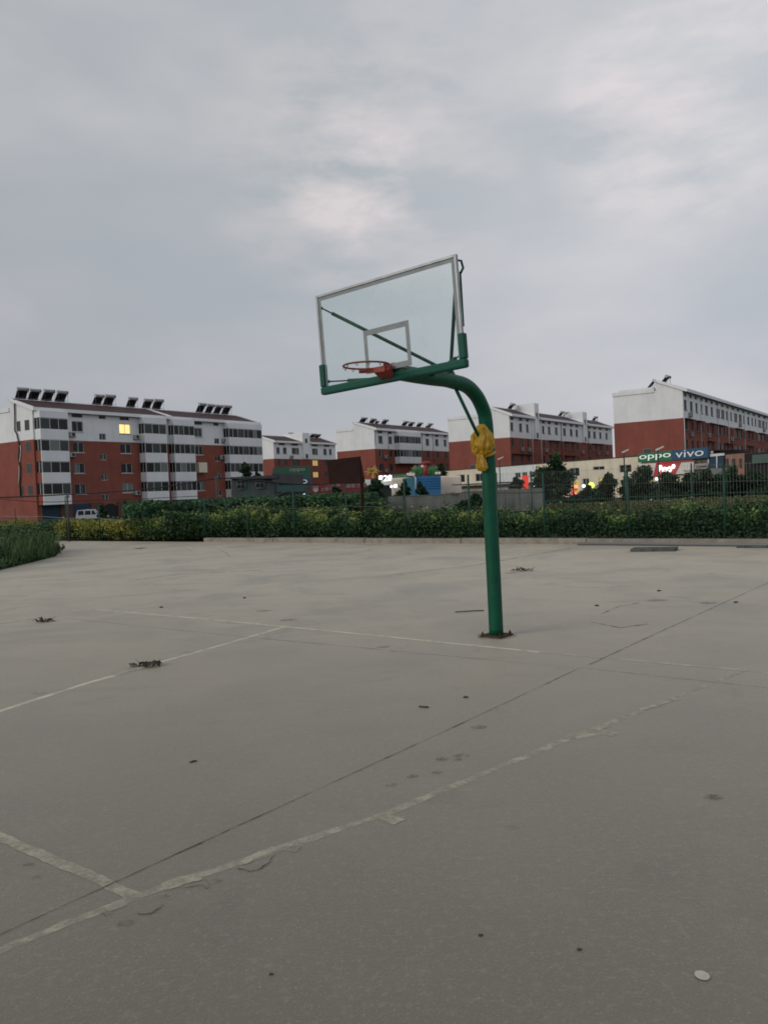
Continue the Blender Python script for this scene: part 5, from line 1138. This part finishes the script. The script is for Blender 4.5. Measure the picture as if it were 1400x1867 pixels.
# hedge stuff in three runs behind the fence
def hedge_run(name, s0, s1, d0, d1, hf, n, m_, size, seed, tone0=.30, upt=.6, spread=.5):
    rnd = random.Random(seed); P_ = []
    for i in range(n):
        s, d = rnd.uniform(s0, s1), rnd.uniform(d0, d1); h_ = hf(s)*(1 + .30*noise.noise(V((s*.9, d*.5, seed))) + .30*noise.noise(V((s*2.7, d*1.5, seed+5))) + .12*noise.noise(V((s*7, d*4, seed+9))))
        edge = min(1, (d-d0)/.35+.55); zz = h_*edge*(rnd.random()**.45)*(1.22 if (i % 11 == 0 and noise.noise(V((s*3.3, d*3, seed))) > .05) else 1)
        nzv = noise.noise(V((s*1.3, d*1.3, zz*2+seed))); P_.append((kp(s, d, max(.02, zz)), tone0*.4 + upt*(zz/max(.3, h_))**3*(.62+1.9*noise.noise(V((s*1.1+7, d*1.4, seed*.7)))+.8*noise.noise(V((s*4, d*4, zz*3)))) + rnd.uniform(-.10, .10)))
    return tag(leaves(name, P_, size, m_, None, seed), kind='stuff')
def hh(s):
    return .96 + .22*math.exp(-((s-2.6)/2.4)**2) + .09*sin(s*1.7)
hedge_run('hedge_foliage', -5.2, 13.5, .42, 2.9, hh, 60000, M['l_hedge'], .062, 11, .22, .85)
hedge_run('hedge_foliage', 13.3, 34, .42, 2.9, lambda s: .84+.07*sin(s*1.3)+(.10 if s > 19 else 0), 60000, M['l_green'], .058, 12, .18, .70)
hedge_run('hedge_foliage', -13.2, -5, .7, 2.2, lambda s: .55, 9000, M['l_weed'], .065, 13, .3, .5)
# yellow shrubs at left, one by one
for i, (px, s_, w_, h_, lb) in enumerate(((104, -11.9, .75, 1.02, 'golden yellow shrub beside the short dark pole'), (155, -9.3, 1.0, .92, 'pale yellow green shrub below the white van'), (205, -7.1, .85, .90, 'yellow green shrub between two fence posts left of the dark hedge'), (232, -5.9, .75, .95, 'yellow shrub touching the dark end of the hedge'), (8, -17.6, 1.0, 1.0, 'yellow shrub at the far left edge behind the tall weeds'), (275, -4.4, .8, 1.0, 'green shrub with yellow tips next right of the yellow shrubs'), (310, -2.9, .9, 1.05, 'rounded green shrub at the start of the hedge'))):
    rnd = random.Random(100+i); c = kp(s_, 1.25, 0); t_ = thing('shrub', lb, 'shrub', c, group='shrubs behind the fence')
    pts = clumpy(c+V((0, 0, h_*.52)), (w_, .8, h_*.48), 4600, rnd, .45, .8, 44); pts = [(V((p.x, p.y, abs(p.z)+.02)), q) for p, q in pts]
    leaves('foliage', pts, .062, M['l_yellow'] if i < 5 else M['l_hedge'], None, 200+i, parent=t_)
    b = MB()
    for j in range(6): an = j*1.05; b.tube([c, c+V((cos(an)*.25*w_, sin(an)*.25, h_*.6))], [.03, .012], 5)
    b.build('stem', M['trunk'], t_, world=True)

# undergrowth bank in the middle distance
def bank(name, poly_fn, n, size, m_, seed, tone0=.35):
    rnd = random.Random(seed); P_ = []
    for i in range(n):
        px = rnd.uniform(poly_fn['x'][0], poly_fn['x'][1]); D = rnd.uniform(*poly_fn['D'])
        zt = poly_fn['z'](px, D)*(1+.13*noise.noise(V((px*.02, D*.3, seed)))+.08*noise.noise(V((px*.09, D, seed))))
        x = (px-700)/FPX*D; z = zt*(1-rnd.random()**2*.7)
        P_.append((V((x, D, z)), tone0+.5*noise.noise(V((px*.03, D*.5, z*1.5)))+rnd.uniform(-.12, .12)))
    return tag(leaves(name, P_, size, m_, None, seed), kind='stuff')
bank('undergrowth', dict(x=(225, 708), D=(38, 62), z=lambda p, D: 1.72 if p < 690 else 1.3), 75000, .11, M['l_bank'], 21)
bank('undergrowth', dict(x=(300, 705), D=(35.5, 40), z=lambda p, D: 1.25+.12*sin(p*.03)), 26000, .085, M['l_hedge'], 22, .18)
bank('undergrowth', dict(x=(-60, 240), D=(44, 62), z=lambda p, D: .75), 9000, .13, M['l_bank'], 23)
bank('undergrowth', dict(x=(985, 1440), D=(31, 52), z=lambda p, D: .62), 26000, .08, M['l_dry'], 24, .35)
bank('undergrowth', dict(x=(705, 990), D=(31, 44), z=lambda p, D: .45), 7000, .11, M['l_bank'], 25, .3)

# weed verge at the left edge
vp = [V((-11.0, 22.2, 0)), V((-11.2, 23.4, 0)), V((-11.35, 25.0, 0)), V((-11.55, 27.0, 0)), V((-11.75, 28.8, 0)), V((-12.3, 30.4, 0)), V((-13.2, 31.6, 0)), V((-15, 33, 0)), V((-24, 33, 0)), V((-24, 20, 0))]
b = MB(); b.bm.faces.new([b.bm.verts.new(p+V((0, 0, .012))) for p in vp]); tag(b.build('verge_ground', M['soil']), kind='structure')
rnd = random.Random(5); P_ = []
def inside(x, y):
    c = False; j = len(vp)-1
    for i in range(len(vp)):
        if (vp[i].y > y) != (vp[j].y > y) and x < (vp[j].x-vp[i].x)*(y-vp[i].y)/(vp[j].y-vp[i].y)+vp[i].x: c = not c
        j = i
    return c
b = MB(); ns = 0
while len(P_) < 34000:
    x, y = rnd.uniform(-17.5, -10.8), rnd.uniform(21.5, 33)
    x += .25*noise.noise(V((0, y*1.2, 3)))
    if not inside(x, y): continue
    e_ = min(1, (-11.0-(y-22)*.11 - x)/(1.5+.9*noise.noise(V((y*.8, 2, 2))))); e_ = max(.10, e_); front = min(1, (y-22)/4+.25)
    h_ = (1.05*e_**.75)*(.78+.55*noise.noise(V((x*.9, y*.9, 1)))+.3*noise.noise(V((x*2.4, y*2.4, 6))))*front
    z = h_*rnd.random()**.6
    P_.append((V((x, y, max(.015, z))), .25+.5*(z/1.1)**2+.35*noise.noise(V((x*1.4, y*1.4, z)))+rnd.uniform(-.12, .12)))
tag(leaves('weeds', P_, .05, M['l_weed'], None, 31, aspect=2.6), kind='stuff')
# a few separate tall weeds standing out of the verge
for i, (px_t, py_t, lb) in enumerate(((104, 1010, 'ragged reddish weed poking out at the tip of the verge'), (88, 1004, 'tall thin weed standing just behind the tip of the verge'), (52, 1016, 'leafy upright weed in the middle of the verge edge'))):
    rw = random.Random(60+i); c = gnd(px_t, py_t); t_ = thing('weed_plant', lb, 'weed', c, group='single weeds at the verge'); hgt = (.45, .8, .6)[i]; b = MB(); pl_ = []
    for j in range(7):
        an = rw.random()*6.28; tip = c+V((cos(an)*.28, sin(an)*.28, hgt*rw.uniform(.6, 1))); b.tube([c, c.lerp(tip, .5)+V((0, 0, .06)), tip], [.008, .006, .003], 4)
        for q in range(34): u = rw.uniform(.25, 1); pl_.append((c.lerp(tip, u)+V((rw.gauss(0, .035), rw.gauss(0, .035), rw.gauss(0, .03))), rw.uniform(.2, .9)))
    b.build('stem', M['stick'], t_, world=True); leaves('foliage', pl_, .055, M['l_dry'] if i == 0 else M['l_weed'], None, 70+i, aspect=2.4, parent=t_)
# grass blades
vs_, fs_, tn = [], [], []
for i in range(16000):
    x, y = rnd.uniform(-17, -10.9), rnd.uniform(21.8, 32.6)
    if not inside(x, y): continue
    L_ = rnd.uniform(.25, .85)*(.6 if y < 25 else 1.15)*(1 if x < -12 else .75); an = rnd.random()*6.28; bx = V((cos(an), sin(an), 0)); k = len(vs_); tip = V((x, y, L_)) + bx*L_*.45; sd2 = V((-bx.y, bx.x, 0))*.010
    p0_ = V((x, y, .0)); pm_ = p0_.lerp(tip, .55)+V((0, 0, L_*.12)); vs_ += [tuple(p0_-sd2), tuple(p0_+sd2), tuple(pm_+sd2), tuple(pm_-sd2), tuple(tip)]; fs_ += [(k, k+1, k+2, k+3), (k+3, k+2, k+4)]; tv = rnd.uniform(.2, .9); tn += [tv, tv]
me = bpy.data.meshes.new('grass'); me.from_pydata(vs_, [], fs_); me.materials.append(M['l_weed']); a_ = me.attributes.new('tone', 'FLOAT', 'FACE'); a_.data.foreach_set('value', tn); o = bpy.data.objects.new('tall_grass', me); COL.objects.link(o); tag(o, kind='stuff')

# trees
def tree(name, label, px, py_top, py_bot, D, wpx, n, seed, group='dark trees before the shops', shape='round'):
    rnd = random.Random(seed); base = at(px, 900, D); base.z = 0; top = at(px, py_top, D).z; bot = max(.15, at(px, py_bot, D).z); w_ = wpx/FPX*D/2*(1.25 if px < 1130 else 1.5); n = int(n*2.6)
    t_ = thing(name, label, 'tree', base, group=group); b = MB(); hm = (top+bot)/2
    b.tube([base+V((0, 0, -.05)), base+V((.04, 0, bot+.2)), base+V((-.03, .05, hm)), base+V((.05, 0, top-.3*(top-bot)))], [.11, .09, .06, .02], 8)
    for j in range(7):
        an = rnd.random()*6.28; z0 = bot + (top-bot)*rnd.uniform(.05, .6); b.tube([base+V((0, 0, z0)), base+V((cos(an)*w_*.4, sin(an)*w_*.4, z0+(top-bot)*.15)), base+V((cos(an)*w_*.75, sin(an)*w_*.75, z0+(top-bot)*.28))], [.045, .03, .01], 5)
    b.build('trunk', M['trunk'], t_, world=True)
    pts = []; lobes = 7 if shape == 'big' else 5
    for j in range(lobes):
        u = j/(lobes-1); zc = bot + (top-bot)*(.18+.68*u); ww = w_*(1-.62*u**1.6); an = rnd.random()*6.28; off = V((cos(an)*ww*.62, sin(an)*ww*.5, 0))
        pts += clumpy(base+off+V((0, 0, zc)), (ww*.62, ww*.55, (top-bot)*.20), n//lobes, rnd, .25+.2*u, .5, 16)
    leaves('crown', pts, .13 if shape == 'big' else .11, M['l_dark'], None, seed+50, parent=t_, aspect=1.9)
tree('roadside_tree', 'tallest dark tree with pale tips before the cream shop wall', 1008, 836, 925, 58, 62, 4800, 301, shape='big')
tree('roadside_tree', 'small round dark tree before the pale shop, left of the red light box', 943, 872, 899, 66, 24, 1500, 302)
tree('roadside_tree', 'round dark bush-like tree between the stall lights and the lime lamp', 1068, 888, 928, 62, 42, 2400, 303)
tree('roadside_tree', 'pointed dark tree right of the lime green lamp', 1104, 866, 925, 60, 47, 2600, 304)
tree('roadside_tree', 'dark tree behind the fence post below the shop window', 1138, 872, 922, 60, 38, 2000, 305)
tree('roadside_tree', 'pointed dark tree under the red cross sign', 1171, 854, 925, 58, 53, 3000, 306)
tree('roadside_tree', 'dark tree standing under the glowing letters', 1214, 864, 922, 60, 51, 2600, 307)
tree('roadside_tree', 'dark tree under the phone sign with its low crown', 1252, 864, 918, 60, 49, 2600, 308)
tree('roadside_tree', 'dark tree before the glass shopfront', 1296, 860, 920, 60, 49, 2600, 309)
tree('roadside_tree', 'dark leafy tree before the pinkish shop', 1340, 854, 922, 60, 49, 2800, 310)
tree('roadside_tree', 'dark tree at the right edge before the shed', 1384, 860, 922, 60, 51, 2600, 311)
tree('roadside_tree', 'low dark tree filling the gap right of the tree under the red cross', 1193, 880, 926, 63, 40, 2000, 321)
tree('roadside_tree', 'low dark tree between the phone sign tree and the glass shopfront tree', 1274, 876, 926, 63, 40, 2000, 322)
tree('roadside_tree', 'low dark tree just left of the pink umbrella trunk line', 1318, 882, 926, 63, 40, 2000, 323)
tree('roadside_tree', 'low dark tree between the last two trees at the right', 1362, 878, 926, 63, 44, 2000, 324)
tree('roadside_tree', 'low dark bush tree at the foot of the pointed tree by the lime lamp', 1088, 894, 928, 58, 36, 1600, 325)
tree('roadside_tree', 'little dark conical tree before the blue stall', 768, 881, 905, 70, 15, 1100, 312, 'small trees before the stalls')
tree('roadside_tree', 'dark bushy tree left of the teal stall side', 735, 878, 912, 66, 22, 1500, 313, 'small trees before the stalls')
tree('roadside_tree', 'dark rounded tree below the fascia under the numerals', 687, 874, 912, 64, 30, 2200, 314, 'small trees before the stalls')
tree('roadside_tree', 'dark small tree under the red restaurant sign', 613, 888, 915, 60, 20, 1200, 315, 'small trees before the stalls')
tree('roadside_tree', 'dark sprawling shrub tree before the grey wall left of the pole', 862, 905, 935, 40, 46, 2000, 316, 'small trees before the stalls')
tree('roadside_tree', 'slim tree in front of the brown garage pier', 183, 925, 955, 58, 20, 900, 317, 'small trees before the stalls')
tree('roof_plant', 'leafy plant growing on the roof of the grey house', 450, 845, 870, 76, 18, 700, 318, 'small trees before the stalls')
tree('roof_plant', 'tiny plant on the roof edge of the grey house', 470, 861, 870, 75, 10, 300, 319, 'small trees before the stalls')
tree('roadside_tree', 'dim leafy tree against the red wall above the blue stall', 806, 846, 872, 108, 22, 900, 320, 'small trees before the stalls')

# ------------------------------------------------------------------ things lying on the court
P_ = gnd(1192, 1004)
o = MB(); xs = [(-.56, -.30), (-.30, -.36), (.15, -.32), (.52, -.34), (.58, .30), (.2, .26), (-.1, .32), (-.50, .28)]
o.prism([(x, y, .0) for x, y in xs], (.0, 0, .075)); o = o.build('concrete_slab', M['slab']); o.location = P_; o.rotation_euler = (.0, 0, K_RZ+.28); tag(o, 'broken flat grey slab lying on the court before the pipes', 'slab')
def pipe(label, p0_, p1_, r):
    b = MB(); b.tube([V((p0_.x, p0_.y, r+.003)), V((p1_.x, p1_.y, r+.003))], r, 10); tag(b.build('steel_pipe', M['pipe']), label, 'pipe', 'pipes along the kerb')
pipe('nearest long grey pipe lying along the kerb', gnd(1053, 994), kp(40, -.62), .045)
pipe('middle long pipe lying against the nearest one', gnd(1062, 991.5), kp(40, -.48), .035)
pipe('pale thin pipe lying closest to the kerb', kp(19.3, -.22), kp(40, -.2), .028)
b = MB(); b.box(-.7, .7, -.09, .09, 0, .06, bev=.008); o = b.build('wooden_plank', M['slab']); p = gnd(1398, 999); o.location = p; o.rotation_euler = (0, 0, K_RZ+.05); tag(o, 'dark plank lying by the pipes at the right edge', 'plank')
def litter(label, px, py, R_, n, seed):
    rnd = random.Random(seed); c = gnd(px, py); b = MB()
    for i in range(n):
        an = rnd.random()*6.28; r = R_*rnd.random()**.6; p = c+V((cos(an)*r*1.3, sin(an)*r*.8, .008+rnd.random()*.035)); a = V((rnd.gauss(0, 1), rnd.gauss(0, 1), rnd.gauss(0, .45))).normalized(); u = a.cross(V((rnd.gauss(0, .3), rnd.gauss(0, .3), 1))).normalized(); s = rnd.uniform(.03, .075)
        mm = p + V((0, 0, .012)); b.quad([p+a*s, mm+u*s*.35, p-a*s, mm-u*s*.35]) if True else None
    for i in range(4):
        an = rnd.random()*6.28; p = c+V((0, 0, .01)); b.tube([p, p+V((cos(an)*R_*.8, sin(an)*R_*.8, .02)), p+V((cos(an)*R_*1.4, sin(an)*R_*1.3, .06))], .003, 4)
    tag(b.build('dead_leaves', M['deadleaf'], norm=False), label, 'dead leaves', 'dead leaf clumps on the court')
litter('clump of dry curled leaves lying on the key line', 265, 1216, .13, 34, 1); litter('clump of dark dry leaves near the court corner', 80, 1134, .13, 26, 2); litter('flat dark leaf clump right of the hoop pole near the kerb', 955, 1041, .20, 26, 3); litter('tiny clump of leaf litter far off near the yellow shrubs', 255, 1001, .2, 12, 4); litter('few dead leaves lying against the kerb foot', 925, 987, .14, 12, 6)
b = MB(); pts = [gnd(x, y) + V((0, 0, .012)) for x, y in ((830, 1117.5), (850, 1116), (868, 1115), (882, 1114.5))]; b.tube(pts, .008, 6); tag(b.build('twig', M['stick']), 'long thin twig lying left of the hoop pole base', 'twig', 'twigs on the court')
b = MB(); pts = [gnd(x, y) + V((0, 0, .009)) for x, y in ((764, 1290), (772, 1291), (781, 1291.5))]; b.tube(pts, .007, 6); tag(b.build('twig', M['stick']), 'short dark twig between the key lines', 'twig', 'twigs on the court')
b = MB(); pts = [gnd(x, y) + V((0, 0, .006)) for x, y in ((345, 1392), (352, 1390), (360, 1389))]; b.tube(pts, [.003, .008, .003], 6); tag(b.build('twig', M['stick']), 'small curled leaf stalk in the near left of the key', 'twig', 'twigs on the court')
for i, (px, py, r, lb) in enumerate(((849, 1272.5, .016, 'black pebble below the pole near the crossing joint'), (876, 1707, .007, 'dark pebble in the near foreground slightly right of middle'), (1056, 1733, .007, 'small dark flake in the right foreground'), (494, 1778, .0065, 'dark pebble nearest the bottom edge'), (446, 1091, .022, 'dark pebble far out left of the hoop'), (294, 1108, .022, 'dark pebble beyond the baseline at left'), (1201, 1078, .024, 'round dark pebble right of the pole toward the slab'), (1088, 1105, .022, 'round dark pebble between the pole and the far joint'), (1341, 1099, .022, 'round dark pebble near the right end of the far joint'))):
    b = MB(); c = gnd(px, py) + V((0, 0, r*.4)); b.ball(c, r, sub=2, sc=(1.4, 1, .6), jit=.5); tag(b.build('pebble', M['stick']), lb, 'pebble', 'pebbles on the court')
